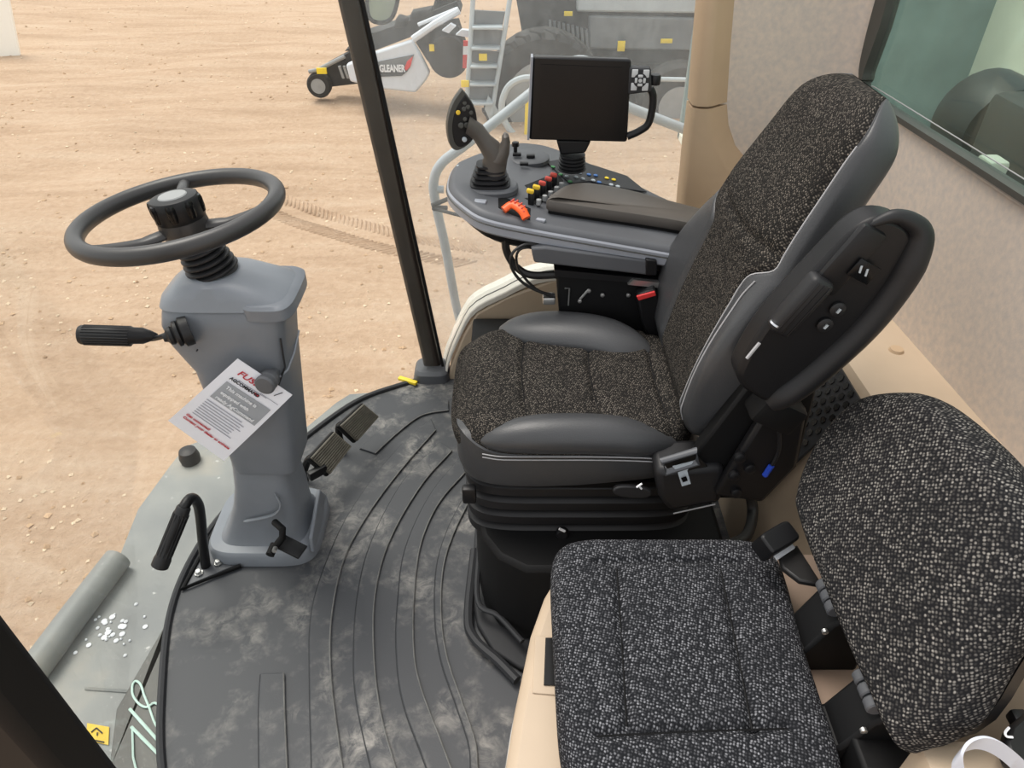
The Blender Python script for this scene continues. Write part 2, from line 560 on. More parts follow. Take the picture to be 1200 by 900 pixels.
def rock(m, x, y, z, r):
    k = len(m.v)
    a = random.random() * 6.28
    ca, sa = math.cos(a), math.sin(a)
    pts = [(1, 0, .2), (0, 1, .1), (-1, 0, .25), (0, -1, .15), (.1, .1, .8), (0, 0, -.6)]
    for p in pts:
        q = [c * r * random.uniform(.6, 1.2) for c in p]
        m.v.append((x + q[0] * ca - q[1] * sa, y + q[0] * sa + q[1] * ca, z + q[2]))
    for f in [(0, 1, 4), (1, 2, 4), (2, 3, 4), (3, 0, 4), (1, 0, 5), (2, 1, 5), (3, 2, 5), (0, 3, 5)]:
        m.f.append(tuple(i + k for i in f))
pb, cl = MB(), MB()
for i in range(6500):
    y = 2.0 + 18 * random.random() ** 1.5
    x = -0.75 * y * random.uniform(-0.5, 1.35) - random.uniform(0, .6)
    if noise.noise(V((x * .6, y * .6, 11))) < random.uniform(-.5, .45): continue
    z = gz(x, y)
    if random.random() < 0.6: rock(pb, x, y, z, random.uniform(.006, .019) * (1 + y * .05))
    else: rock(cl, x, y, z, random.uniform(.008, .026) * (1 + y * .03))
tag(pb.build('pebbles', 'pebble', smooth=0), 'pale pebbles scattered over the dry yard', 'pebbles', kind='stuff')
tag(cl.build('dirt_clods', 'clod', smooth=0), 'crumbled clods of dry brown dirt on the yard', 'dirt', kind='stuff')

# tread print left by a tractor tyre: rows of slanted lug marks pressed up out of the dirt
tr = MB()
A = [(-2.782, 7.768, -1.85), (-1.909, 7.182, -1.85), (-1.153, 6.716, -1.85), (-0.344, 6.435, -1.85)]
A = resample(smooth_path(A, 6), 44)
for i in range(43):
    d = (A[i + 1] - A[i]).normalized(); nrm = V((-d.y, d.x, 0))
    for sgn in (-1, 1):
        c = A[i] + nrm * 0.17 * sgn; c.z = gz(c.x, c.y) - .008
        tr.box(c, (0.035, 0.26, 0.05), Matrix.Rotation(math.atan2(d.y, d.x) + sgn * 0.75, 3, 'Z'), 0.015, 1)
tag(tr.build('tyre_track', 'dirt'), 'chevron tyre track pressed into the dirt beyond the steering wheel', 'track', kind='stuff')

# ---- cab floor: black rubber mat with raised bands
EDGE = smooth_path([(-.24, 2.025, 0), (-.39, 1.961, 0), (-.535, 1.865, 0), (-.679, 1.663, 0), (-.765, 1.51, 0), (-.832, 1.34, 0), (-.858, 1.19, 0),
                    (-.85, 1.04, 0), (-.800, .86, 0), (-.728, .673, 0), (-.62, .50, 0), (-.47, .36, 0)], 8)
poly = [(p.x, p.y, -.05) for p in EDGE] + [(-.2, .2, -.05), (1.0, .2, -.05), (1.0, 2.03, -.05)]
floor = struct(MB().prism(poly, (0, 0, .05)).build('floor', 'rubber', smooth=30))
MB().tube([V((p.x, p.y, .004)) for p in EDGE], .009, 8).build('mat_edge', 'groove', floor)
RIBS = [
    ([(-0.268, 1.778, 0), (-0.379, 1.596, 0), (-0.463, 1.37, 0), (-0.495, 1.182, 0), (-0.498, 1.035, 0), (-0.465, 0.871, 0), (-0.414, 0.664, 0)],
     [(-0.247, 1.723, 0), (-0.338, 1.541, 0), (-0.407, 1.37, 0), (-0.448, 1.21, 0), (-0.447, 1.035, 0), (-0.416, 0.871, 0), (-0.35, 0.664, 0)]),
    ([(-0.228, 1.666, 0), (-0.327, 1.49, 0), (-0.384, 1.271, 0), (-0.393, 1.1, 0), (-0.375, 0.937, 0), (-0.348, 0.816, 0), (-0.29, 0.664, 0)],
     [(-0.188, 1.627, 0), (-0.271, 1.473, 0), (-0.335, 1.271, 0), (-0.349, 1.1, 0), (-0.328, 0.937, 0), (-0.29, 0.787, 0), (-0.239, 0.664, 0)]),
    ([(-0.159, 1.596, 0), (-0.24, 1.439, 0), (-0.289, 1.242, 0), (-0.287, 1.059, 0), (-0.274, 0.937, 0), (-0.245, 0.816, 0), (-0.184, 0.686, 0)],
     [(-0.142, 1.53, 0), (-0.212, 1.405, 0), (-0.249, 1.256, 0), (-0.249, 1.087, 0), (-0.233, 0.937, 0), (-0.208, 0.848, 0), (-0.158, 0.738, 0), (-0.124, 0.664, 0)]),
    ([(-0.138, 1.439, 0), (-0.18, 1.304, 0), (-0.199, 1.182, 0), (-0.191, 1.035, 0), (-0.167, 0.915, 0), (-0.124, 0.806, 0), (-0.091, 0.718, 0), (-0.085, 0.664, 0)],
     [(-0.126, 1.409, 0), (-0.163, 1.289, 0), (-0.182, 1.174, 0), (-0.176, 1.035, 0), (-0.153, 0.92, 0), (-0.111, 0.81, 0), (-0.079, 0.725, 0), (-0.071, 0.664, 0)]),
    ([(-0.478, 1.635, 0), (-0.403, 1.753, 0), (-0.323, 1.845, 0), (-0.216, 1.872, 0)],
     [(-0.427, 1.612, 0), (-0.365, 1.715, 0), (-0.298, 1.796, 0), (-0.212, 1.822, 0)]),
    ([(-0.58, 0.879, 0), (-0.562, 0.8, 0), (-0.523, 0.664, 0)], [(-0.527, 0.881, 0), (-0.505, 0.8, 0), (-0.465, 0.664, 0)]),
]
for i, (a, b) in enumerate(RIBS):
    a = smooth_path(a, 6); b = smooth_path(b, 6)
    if a[-1].y < .7:      # the bands run on towards the near door
        for q in (a, b):
            d_ = (q[-1] - q[-4]).normalized()
            q.append(q[-1] + d_ * .22)
    a = resample(a, 44); b = resample(b, 44)
    MB().strip(a, b, -.001, .007).build('mat_rib', 'rubber', floor, bevel=.002)
    MB().tube([p + V((0, 0, .0005)) for p in a], .0032, 6).build('mat_groove', 'groove', floor)
    MB().tube([p + V((0, 0, .006)) for p in b], .0020, 6).build('rib_edge_highlight', 'highlight_grey', floor)

# ---- pillars
def post(name, a, b, hx, hy, mat, bev=.012):
    a, b = V(a), V(b)
    r = [[p + V((sx * hx, sy * hy, 0)) for sx, sy in ((-1, -1), (1, -1), (1, 1), (-1, 1))] for p in (a, b)]
    return struct(MB().loft(r).build(name, mat, bevel=bev))
p1 = post('trim_1', (-.277, 2.045, -.02), (-.477, 2.045, 1.75), .031, .022, 'pillar')
MB().loft([[V((x, 2.02, z)) for x, z in ((-.245, .0), (-.236, .0), (-.441, 1.75), (-.450, 1.75))],
           [V((x, 2.028, z)) for x, z in ((-.245, .0), (-.236, .0), (-.441, 1.75), (-.450, 1.75))]]).build('edge_seal', 'blackm', p1)
MB().loft([super_ring((-.285, 2.03), .066, .06, .0, 4, 24), super_ring((-.285, 2.03), .060, .056, .03, 4, 24), super_ring((-.287, 2.03), .05, .045, .04, 4, 24)]).build('pillar_foot', 'con', p1)
p3 = post('trim_3', (-.560, .35, -.05), (-.566, .35, 1.75), .105, .03, 'blackm')

# ---- right side: sill, door glass, rear pillar trim
sillp = [(-.235, 2.0, -.05), (-.215, 2.0, .06), (-.165, 2.0, .19), (-.118, 2.0, .275), (-.02, 2.0, .335), (.13, 2.0, .40), (.56, 2.0, .42), (.56, 2.0, -.05)]
wr = struct(MB().prism(sillp, (0, .05, 0)).build('wall_right', 'beige', bevel=.008))
capA = [V(p) + V((0, .02, .004)) for p in sillp[:7]]
cp = MB().loft([[p + V((-.006, -.02, -.01)), p + V((-.01, -.02, .012)), p + V((-.018, .075, .014)), p + V((-.03, .085, -.012))] for p in resample(smooth_path(capA, 4), 30)])
cp.build('sill_cap', 'white', wr, bevel=.004)
MB().tube([p + V((-.01, .012, .012)) for p in resample(smooth_path(capA, 4), 30)], .004, 6).build('sill_seal', 'seal', wr)
MB().box((.18, 1.92, .13), (.62, .14, .27), bev=.01).build('shade_block', 'blackm', wr)  # black block added to stand for the shadow below the side panel
def moulding(name, L, parent=None):
    rr = []
    for l_, m_, r_ in L:
        l_, m_, r_ = V(l_), V(m_), V(r_)
        z = l_.z
        rr.append([V((l_.x, 2.05, z)), V((l_.x, 1.985, z)), V((l_.x + .012, 1.972, z)), V((m_.x - .012, 1.968, z)), V((m_.x, 1.974, z)), V((r_.x - .008, 2.006, z)), V((r_.x, 2.012, z)), V((r_.x, 2.05, z))])
    return MB().loft(rr).build(name, 'beiged', parent, smooth=50)
t2 = struct(moulding('trim_2', [((0.46, 2, 1.312), (0.499, 2, 1.312), (0.549, 2, 1.312)), ((0.472, 2, 1.202), (0.515, 2, 1.202), (0.562, 2, 1.202)), ((0.48, 2, 1.082), (0.527, 2, 1.082), (0.574, 2, 1.082)), ((0.489, 2, 0.95), (0.541, 2, 0.95), (0.59, 2, 0.95))]))
moulding('lower_trim', [((0.488, 2, 0.944), (0.54, 2, 0.944), (0.591, 2, 0.944)), ((0.49, 2, 0.888), (0.554, 2, 0.888), (0.606, 2, 0.888)), ((0.491, 2, 0.831), (0.581, 2, 0.831), (0.636, 2, 0.831)), ((0.494, 2, 0.781), (0.614, 2, 0.781), (0.685, 2, 0.781)), ((0.496, 2, 0.748), (0.65, 2, 0.748), (0.732, 2, 0.748)), ((0.497, 2, 0.71), (0.702, 2, 0.71), (0.815, 2, 0.71)), ((0.501, 2, 0.643), (0.767, 2, 0.643), (0.895, 2, 0.643)), ((0.521, 2, 0.395), (0.795, 2, 0.395), (0.918, 2, 0.395))], t2)
g2 = [(-.245, 2.055, .02), (-.20, 2.055, .19), (-.13, 2.055, .29), (.13, 2.055, .405), (.56, 2.055, .42), (.56, 2.055, 1.75), (-.455, 2.055, 1.75)]
w2 = struct(MB().prism(g2, (0, .004, 0)).build('window_2', 'gright', smooth=0))

# ---- windscreen
def shear(p, z): return V((p.x - .0975 * z - .012, p.y, z))
EE = [p for p in EDGE if p.y < 2.02]
r = [[shear(p, z) for p in EE] for z in (-.02, .45, .9, 1.35, 1.75)]
vs = [p for q in r for p in q]; n = len(EE)
w1 = MB(); w1.add(vs, [(i * n + j, i * n + j + 1, (i + 1) * n + j + 1, (i + 1) * n + j) for i in range(4) for j in range(n - 1)])
w1 = struct(w1.build('window_1', 'gfront', smooth=180))
so = w1.modifiers.new('thickness', 'SOLIDIFY'); so.thickness = .005

# ---- rear wall with felt lining, rear window
WP = [V(p) for p in ((.56, 2.012, 0), (.70, 2.012, 0), (.79, 2.0, 0), (.85, 1.985, 0), (.888, 1.955, 0), (.895, 1.93, 0), (.925, 1.45, 0), (.955, .95, 0), (.99, .45, 0), (1.01, .05, 0))]
m = MB()
def wall_strip(P, z0, z1):
    rr = []
    for i, p in enumerate(P):
        d = (P[min(i + 1, len(P) - 1)] - P[max(i - 1, 0)]).normalized()
        o = V((-d.y, d.x, 0)) * .03
        rr.append([p + V((0, 0, z0)), p + V((0, 0, z1)), p + o + V((0, 0, z1)), p + o + V((0, 0, z0))])
    m.loft(rr)
wall_strip(WP, .45, 1.0)
wall_strip(WP[:6], 1.0, 1.75)
wb = struct(m.build('wall_rear', 'felt', smooth=50))
a, b = WP[5], WP[9]
d = (b - a).normalized(); nn = V((d.y, -d.x, 0))   # nn points into the cab
def wpt(s, z, off=0): return a + d * s - nn * (-off) + V((0, 0, z))
L = (b - a).length
w3 = struct(MB().quadbox([wpt(0, 1.0, -.012), wpt(L, 1.0, -.012), wpt(L, 1.75, -.012), wpt(0, 1.75, -.012)], .005).build('window_3', 'grear', smooth=0))
fr = smooth_path([wpt(.0, 1.75), wpt(-.005, 1.35), wpt(-.002, 1.12), wpt(.025, 1.035), wpt(.10, 1.004), wpt(.6, 1.004), wpt(1.2, 1.004), wpt(L, 1.004)], 8)
MB().loft([[p + nn * .012, p + nn * .012 + q, p - nn * .02 + q, p - nn * .02] for p, q in zip(fr, [(d * .055 if i < 14 else (d * (.055 - .05 * (i - 14) / 12) + V((0, 0, .012 * (i - 14) / 12)) if i < 26 else V((0, 0, .012)))) for i in range(len(fr))])]).build('window_frame', 'seal', w3)
MB().tube(smooth_path([wpt(.08, 1.036, .004), wpt(.14, 1.038, .004), wpt(.6, 1.038, .004), wpt(L, 1.038, .004)], 5), .0014, 6).build('glass_edge', 'hubg', w3)
MB().tube(smooth_path([wpt(.11, 1.0, .0), wpt(.5, .998), wpt(1.0, .998), wpt(L, 1.0)], 5), .006, 8).build('frame_piping', 'felt', w3)

# ---- ledge under the felt, panel behind the seats
ledge = MB()
ly = [(1.99, 0), (1.45, 0), (.95, 0), (.30, 0)]
sec = []
for y in (1.99, 1.45, .95, .47):
    k = (1.45 - y) * .06
    sec.append([(.95 + k, y, .60), (.80 + k * .6, y, .60), (.76 + k * .5, y, .585), (.60, y, .28), (.60, y, -.02), (.97 + k, y, -.02)])
bt = struct(ledge.loft([[V(p) for p in s_] for s_ in sec]).build('trim_4', 'beige', bevel=.012))
MB().lathe([(.0, .006), (.014, .006), (.017, .0)], (0.879, 1.327, 0.6), (0, 0, 1), 18).build('cover_cap', 'beiged', bt)
# perforated grille let into the panel
gq = [(0.66, 1.306, 0.468), (0.7, 1.24, 0.542), (0.6, 1.086, 0.38), (0.6, 1.251, 0.266)]
g = MB()
A_, B_, C_, D_ = [V(p) for p in ((.752, 1.50, .575), (.752, 1.17, .575), (.602, 1.17, .295), (.602, 1.50, .295))]
off = V((-.008, 0, .004))
g.quadbox([A_ + off, B_ + off, C_ + off, D_ + off], .006)
grl = g.build('grille', 'mesh', bt)
hol = MB()
for i in range(15):
    for j in range(11):
        c = A_.lerp(B_, (j + .5 + .5 * (i % 2) - .25) / 11.5).lerp(D_.lerp(C_, (j + .5 + .5 * (i % 2) - .25) / 11.5), (i + .5) / 15) + off
        nrm = (B_ - A_).cross(D_ - A_).normalized()
        if nrm.x > 0: nrm = -nrm
        hol.lathe([(.009, .0), (.009, .0025), (.0065, .0025)], c, nrm, 6)
h = hol.build('grille_holes', 'blackg', grl); h['kind'] = 'stuff'
# near rear corner block at the lower right
nb = MB().box((.78, .30, .29), (.50, .30, .62), bev=.015)
nb.build('corner_block', 'beige', bt)


# ================================================================== outside the cab
# grey front plate below the windscreen
outer = [(-1.05, 0.598, -0.06), (-1.181, 0.881, -0.06), (-1.165, 0.946, -0.06), (-1.096, 1.266, -0.06), (-1.116, 1.44, -0.06), (-1.09, 1.627, -0.06), (-1.073, 1.715, -0.06), (-0.956, 1.791, -0.06), (-0.756, 1.761, -0.06), (-0.696, 1.812, -0.06), (-0.622, 1.94, -0.06), (-0.583, 1.988, -0.06), (-0.462, 2.003, -0.06), (-0.255, 2.12, -0.06)]
inner = [(p.x + .03, p.y, -.06) for p in resample(EDGE, 16)]
plate = MB().prism([V(p) for p in outer] + [V(p) for p in inner], (0, 0, -.03)).build('front_platform', 'plate', smooth=30)
tag(plate, 'dusty grey metal platform outside the windscreen, speckled with white spots', 'platform')
MB().tube([(-1.077, 1.234, -0.03), (-1.109, 1.06, -0.03), (-1.135, 0.898, -0.03)], .036, 18).build('rolled_edge', 'plate', plate)
MB().prism([(-0.864, 1.109, -0.05), (-0.9, 0.818, -0.05), (-0.858, 0.686, -0.05), (-0.749, 0.686, -0.05), (-0.825, 0.888, -0.05), (-0.873, 1.061, -0.05)], (0, 0, .012)).build('kick_strip', 'seal', plate, bevel=.003)
wrt = MB()
for L_ in ([(-0.884, 0.867, -0.034), (-0.886, 0.877, -0.034), (-0.881, 0.883, -0.034), (-0.866, 0.873, -0.034), (-0.848, 0.848, -0.034), (-0.824, 0.818, -0.034), (-0.8, 0.786, -0.034), (-0.777, 0.762, -0.034)],
           [(-0.884, 0.867, -0.034), (-0.874, 0.848, -0.034), (-0.852, 0.828, -0.034), (-0.831, 0.82, -0.034), (-0.819, 0.83, -0.034), (-0.805, 0.824, -0.034), (-0.794, 0.81, -0.034)]):
    wrt.tube(smooth_path(L_, 4), .0026, 6)
for a_, b_, rr in (((-0.868, 0.816, -0.034), (-0.776, 0.745, -0.034), .0036), ((-0.847, 0.775, -0.034), (-0.758, 0.712, -0.034), .0036), ((-0.843, 0.771, -0.034), (-0.815, 0.709, -0.034), .0024), ((-0.815, 0.709, -0.034), (-0.798, 0.684, -0.034), .0024)):
    wrt.tube([a_, b_], rr, 6)
wrt.build('marker_writing', 'chalk', plate)
MB().tube([(-1.007, 0.878, -0.058), (-0.842, 0.867, -0.058), (-0.906, 0.822, -0.058)][:2] , .004, 6).build('fold_line', 'plate', plate)
st = MB().quadbox([(-0.963, 0.795, -0.056), (-0.909, 0.786, -0.056), (-0.893, 0.746, -0.056), (-0.947, 0.757, -0.056)], .002).build('warning_sticker', 'ylabel', plate, smooth=0)
sm = MB()
for a_, b_ in (((-0.943, 0.773, -0.054), (-0.936, 0.783, -0.054)), ((-0.936, 0.783, -0.054), (-0.917, 0.771, -0.054)), ((-0.931, 0.756, -0.054), (-0.904, 0.751, -0.054)), ((-0.929, 0.773, -0.054), (-0.926, 0.766, -0.054))):
    sm.tube([a_, b_], .0014, 5)
sm.build('sticker_print', 'pblack', st)
sp = MB()
for i in range(34):
    q = V(random.choice([(-1.05, 1.041, -0.058), (-1.014, 1.029, -0.058), (-0.952, 1.061, -0.058), (-1.047, 1.017, -0.058), (-0.98, 1, -0.058), (-1.033, 1.034, -0.058)])) + V((random.gauss(0, .03), random.gauss(0, .03), 0))
    sp.lathe([(random.uniform(.003, .008), 0), (.002, .003)], q, (0, 0, 1), 8)
s_ = sp.build('white_spots', 'pwhite', plate); s_['kind'] = 'stuff'
MB().lathe([(.030, 0), (.032, .02), (.026, .045), (.012, .05)], (-1.032, 1.647, -0.06), (0, 0, 1), 18).build('rubber_stop', 'boot', plate)
yt = MB().box((0, 0, 0), (.075, .018, .012), Matrix.Rotation(-.45, 3, 'Z').to_3x3() @ Matrix.Rotation(0, 3, 'X'), .004).xf(Matrix.Translation((-0.367, 1.978, 0.01))).build('yellow_tab', 'yellow')
tag(yt, 'small yellow tab at the mat edge by the black front pillar', 'tab')

# white cutout added for the bright patch at the far left
gb = MB().prism([(-10.194, 14.5, -0.773), (-9.143, 14.5, -0.773), (-9.421, 14.5, -2.082), (-9.815, 14.5, -2.082), (-9.997, 14.5, -2.269), (-10.924, 14.5, -2.269)], (0, .05, 0)).build('white_cutout', 'cutout_white', smooth=0)
tag(gb, 'flat white cutout at the far left of the yard', 'board')

# handrails beside the right door
hr = thing('handrail', 'bent grey tube handrail rising behind the joystick outside the door', 'handrail', (-0.209, 2.32, 0.022))
MB().tube(smooth_path([(-0.195, 2.3, 0.016), (-0.215, 2.3, 0.15), (-0.238, 2.3, 0.362), (-0.259, 2.3, 0.508), (-0.264, 2.3, 0.6), (-0.234, 2.3, 0.668), (-0.154, 2.32, 0.723), (-0.028, 2.36, 0.807), (0.11, 2.4, 0.902), (0.196, 2.42, 0.956), (0.274, 2.42, 0.936), (0.352, 2.42, 0.835), (0.456, 2.42, 0.788), (0.613, 2.42, 0.731)], 6), .0165, 12).build('rail_tube', 'rail', hr)
MB().tube([(-0.231, 2.3, 0.579), (-0.266, 2.3, 0.579)], .013, 10).build('rail_stub', 'rail', hr)
MB().tube([(-0.15, 2.2, 0.145), (-0.203, 2.3, 0.067)], .012, 10).build('rail_bracket', 'rail', hr)
MB().tube([(-0.271, 2.26, 0.539), (-0.206, 2.26, 0.566)], .008, 8).tube([(-0.269, 2.26, 0.529), (-0.156, 2.2, 0.526)], .006, 8).box((-0.243, 2.26, 0.529), (.05, .02, .015), bev=.004).build('latch', 'mach', hr)
hm = thing('mirror', 'outside mirror hanging beyond the black front pillar at the top edge', 'mirror', (-0.434, 2.7, 1.135))
ring = [(-0.477, 2.7, 1.16), (-0.494, 2.7, 1.071), (-0.488, 2.7, 1.026), (-0.454, 2.7, 1.013), (-0.417, 2.7, 1.026), (-0.392, 2.7, 1.071), (-0.369, 2.7, 1.16)]
MB().prism([V(p) for p in smooth_path(ring, 4)], (0, .05, 0)).build('mirror_glass', 'mirror', hm)
MB().tube(smooth_path(ring, 4), .007, 8).build('mirror_rim', 'blackm', hm)

# ---- the other harvester, standing about 11 m away on the yard
hv = thing('harvester', 'grey combine harvester parked in the yard beyond the dusty door glass', 'combine', (1.2, 11.5, -1.85))
def mp(name, pts, mat, t=.4, bev=.0):
    return MB().prism([V(p) for p in pts], (0, t, 0)).build(name, mat, hv, smooth=30, bevel=bev)
body = mp('body', [(0, 11.3, -0.052), (4.277, 11.3, -0.052), (4.764, 11.3, -1.881), (1.183, 11.3, -1.753), (0.505, 11.3, -1.045), (0.149, 11.3, -0.814)], 'mach', 2.5)
mp('upper_panel', [(0.895, 11.2, -0.038), (4.239, 11.2, -0.038), (4.375, 11.2, -0.548), (0.921, 11.2, -0.504)], 'machl', .15, .03)
mp('side_panel', [(1.096, 11.22, -0.552), (4.4, 11.22, -0.618), (4.516, 11.22, -1.05), (1.126, 11.22, -1.003)], 'machg', .1, .03)
for i in range(9):
    mp('grille_slat',
       [V((0.525, 11.2, -0.614)) + V((i * .066, 0, -i * .015)), V((0.561, 11.2, -0.614)) + V((i * .066, 0, -i * .015)), V((0.615, 11.2, -1.092)) + V((i * .066, 0, 0)), V((0.578, 11.2, -1.092)) + V((i * .066, 0, 0))], 'machg', .08)
mp('chassis', [(1.14, 11.25, -1.175), (4.584, 11.25, -1.27), (4.689, 11.25, -1.663), (1.166, 11.25, -1.563)], 'tyre', .3)
def wheel(name, c, R, rim, hub, hubmat, wdt, lugs=0):
    c = V(c)
    tw = MB().lathe([(rim, 0), (R * .93, .0), (R, .08), (R, wdt - .08), (R * .93, wdt), (rim, wdt)], c, (0, 1, 0), 40)
    o = tw.build(name, 'tyre', hv)
    for k in range(lugs):
        a_ = 2 * PI * k / lugs
        dd = V((math.cos(a_), 0, math.sin(a_)))
        b_ = MB().box(c + dd * (R * .97) + V((0, wdt * .25, 0)), (.07, wdt * .55, .10), Matrix.Rotation(-a_ + PI / 2, 3, 'Y') @ Matrix.Rotation(.5, 3, 'Z'), .01, 1)
        b_.build('tread_lug', 'tyre', o)
    MB().lathe([(rim * 1.02, -.02), (rim, .03), (rim * .8, .05), (rim * .78, .12)], c, (0, 1, 0), 40).build('wheel_rim', 'hubg', o)
    MB().lathe([(rim * .8, .10), (hub, .06), (hub * .9, .0), (.02, -.01)], c, (0, 1, 0), 30).build('wheel_disc', hubmat, o)
    return o
wheel('front_tyre', (0.447, 10.4, -1.491), .86, .52, .22, 'orange', .6, 26)
wheel('rear_tyre', (2.417, 10.6, -1.645), .58, .285, .09, 'hubg', .4)
# boarding ladder
ld = thing('ladder', 'grey boarding ladder with folded steps beside the dark tyre of the harvester', 'ladder', (-0.488, 10.4, -1.632))
for a_, b_ in (((-0.486, 10.5, 0.061), (-0.65, 10.2, -1.665)), ((0.022, 10.5, 0.061), (-0.288, 10.2, -1.63))):
    MB().tube([a_, b_], .032, 8).build('rail', 'machl', ld)
for q in ([(-0.508, 10.45, -0.347), (-0.09, 10.45, -0.367), (-0.126, 10.45, -0.532), (-0.525, 10.45, -0.511)], [(-0.525, 10.42, -0.557), (-0.126, 10.42, -0.589), (-0.162, 10.42, -0.779), (-0.544, 10.42, -0.758)],
          [(-0.544, 10.38, -0.813), (-0.174, 10.38, -0.845), (-0.199, 10.38, -0.998), (-0.561, 10.38, -0.976)], [(-0.562, 10.35, -1.034), (-0.199, 10.35, -1.067), (-0.225, 10.35, -1.224), (-0.58, 10.35, -1.201)],
          [(-0.58, 10.3, -1.267), (-0.237, 10.3, -1.289), (-0.263, 10.3, -1.461), (-0.598, 10.3, -1.438)]):
    q = [V(p) for p in q]
    s_ = MB().quadbox(q, .04).build('step_back', 'machg', ld)
    MB().box((q[2] + q[3]) / 2 + V((0, -.08, -.01)), ((q[2] - q[3]).length, .2, .03), bev=.008).build('step', 'machl', ld)
MB().prism([V(p) for p in ((-0.331, 10.2, -1.364), (-0.12, 10.2, -1.689), (-0.267, 10.2, -1.808), (-0.382, 10.2, -1.548))], (0, .05, 0)).build('lower_gusset', 'machl', ld)
for i, q in enumerate(((-0.393, 10.3, -0.891), (-0.643, 10.2, -1.206))):
    MB().box(q, (.11, .02, .09), bev=.005).build('decal', 'yellow', ld)
for q, s_ in (((0.797, 11.15, -0.517), (.12, .02, .06)), ((1.587, 11.15, -0.942), (.11, .02, .14)), ((2.235, 11.15, -0.873), (.17, .02, .06))):
    MB().box(q, s_, bev=.005).build('decal', 'yellow', hv)
mp('yellow_post', [(0.183, 9.9, -1.278), (0.275, 9.9, -1.278), (0.263, 9.9, -1.922), (0.167, 9.9, -1.922)], 'yellow', .06)
MB().tube(smooth_path([(0.457, 10, -1.087), (0.137, 10, -1.087), (-0.069, 10, -1.218), (-0.141, 10, -1.51), (0, 10, -1.802), (0.301, 10, -1.957)], 5), .045, 8).build('wheel_guard', 'machl', hv)
MB().tube([(1.614, 10.1, -1.113), (2.655, 10.1, -1.135)], .03, 8).build('side_rail', 'machl', hv)

# ---- corn header carried by the harvester, with its white end shield
hd = thing('corn_header', 'corn header with white pointed end shield and dark snouts, in front of the parked harvester', 'header', (-1.686, 11.2, -1.648))
def hp(name, pts, mat, t=.3, y0=None, bev=0):
    return MB().prism([V(p) for p in pts], (0, t, 0)).build(name, mat, hd, smooth=30, bevel=bev)
sh = hp('end_shield', [(-2.421, 11, -1.161), (-1.966, 11, -0.988), (-1.424, 11, -0.829), (-1.318, 11, -1.022), (-1.2, 11, -1.278), (-1.271, 11, -1.385), (-1.436, 11, -1.555), (-1.901, 11, -1.506), (-2.392, 11, -1.397)], 'shield', .12, bev=.03)
sw = MB().prism([V(p) for p in ((-2.158, 10.985, -1.157), (-1.791, 10.985, -1.088), (-1.414, 10.985, -1.019), (-1.492, 10.985, -1.204), (-1.601, 10.985, -1.298), (-1.94, 10.985, -1.31), (-2.176, 10.985, -1.298))], (0, .02, 0)).build('swoosh', 'machg', hd)
sw2 = MB().prism([V(p) for p in ((-2.168, 10.975, -1.248), (-1.519, 10.975, -1.237), (-1.613, 10.975, -1.307), (-1.939, 10.975, -1.319), (-2.174, 10.975, -1.296))], (0, .02, 0)).build('swoosh_dark', 'mach', hd)  # darker lower part of the printed swoosh
MB().prism([V(p) for p in ((-1.565, 10.97, -1.2), (-1.519, 10.97, -1.107), (-1.427, 10.97, -1.038), (-1.476, 10.97, -1.177), (-1.543, 10.97, -1.235))], (0, .02, 0)).build('red_flash', 'red', hd)
xdir = V((-1.516, 10.96, -1.221)) - V((-2.013, 10.96, -1.221))
text('shield_lettering', 'GLEANER', .135, 'pwhite', hd, frame(xdir, (0, 0, 1), V((-1.928, 10.96, -1.245))), bold=.005, sx=.64)
hp('reel_tube', [(-2.291, 11.2, -0.861), (-1.591, 11.2, -0.658), (-0.782, 11.2, -0.374), (-0.727, 11.2, -0.504), (-1.484, 11.2, -0.838), (-1.999, 11.2, -1.01), (-2.459, 11.2, -1.163)], 'mach', .5)
hp('snout', [(-2.538, 11.6, -1.114), (-2.179, 11.6, -0.935), (-1.758, 11.6, -0.83), (-2.328, 11.6, -1.09)], 'tyre', .3)
for q in ([(-1.692, 11.1, -0.705), (-1.64, 11.1, -0.551), (-1.475, 11.1, -0.595), (-1.509, 11.1, -0.694)], [(-1.482, 11.15, -0.604), (-1.425, 11.15, -0.506), (-1.119, 11.15, -0.452), (-1.213, 11.15, -0.582)], [(-1.148, 11.3, -0.5), (-1.061, 11.3, -0.284), (-0.75, 11.3, -0.348), (-0.854, 11.3, -0.479)]):
    hp('snout_hump', q, 'tyre', .3, bev=.04)
MB().tube([(-1.405, 10.95, -0.807), (-1.077, 10.95, -0.609), (-0.734, 10.95, -0.437)], .05, 8).build('white_bar', 'shield', hd)
MB().tube([(-1.323, 11, -0.63), (-0.76, 11, -0.425)], .025, 8).build('thin_bar', 'shield', hd)
hp('drive_case', [(-1.401, 11.1, -0.862), (-1.068, 11.1, -0.661), (-0.776, 11.1, -0.639), (-0.669, 11.1, -0.999), (-0.756, 11.1, -1.28), (-1.11, 11.1, -1.304), (-1.248, 11.1, -1.115)], 'mach', .4)
MB().lathe([(.27, 0), (.29, .06), (.25, .14)], (-0.918, 10.9, -1.044), (0, 1, 0), 30).build('drive_wheel', 'tyre', hd)
hp('white_box', [(-0.973, 10.8, -0.666), (-0.849, 10.8, -0.58), (-0.78, 10.8, -0.612), (-0.88, 10.8, -0.699)], 'shield', .1)
hp('white_box', [(-0.778, 10.7, -0.7), (-0.693, 10.7, -0.635), (-0.576, 10.7, -0.646), (-0.603, 10.7, -0.732)], 'shield', .1)
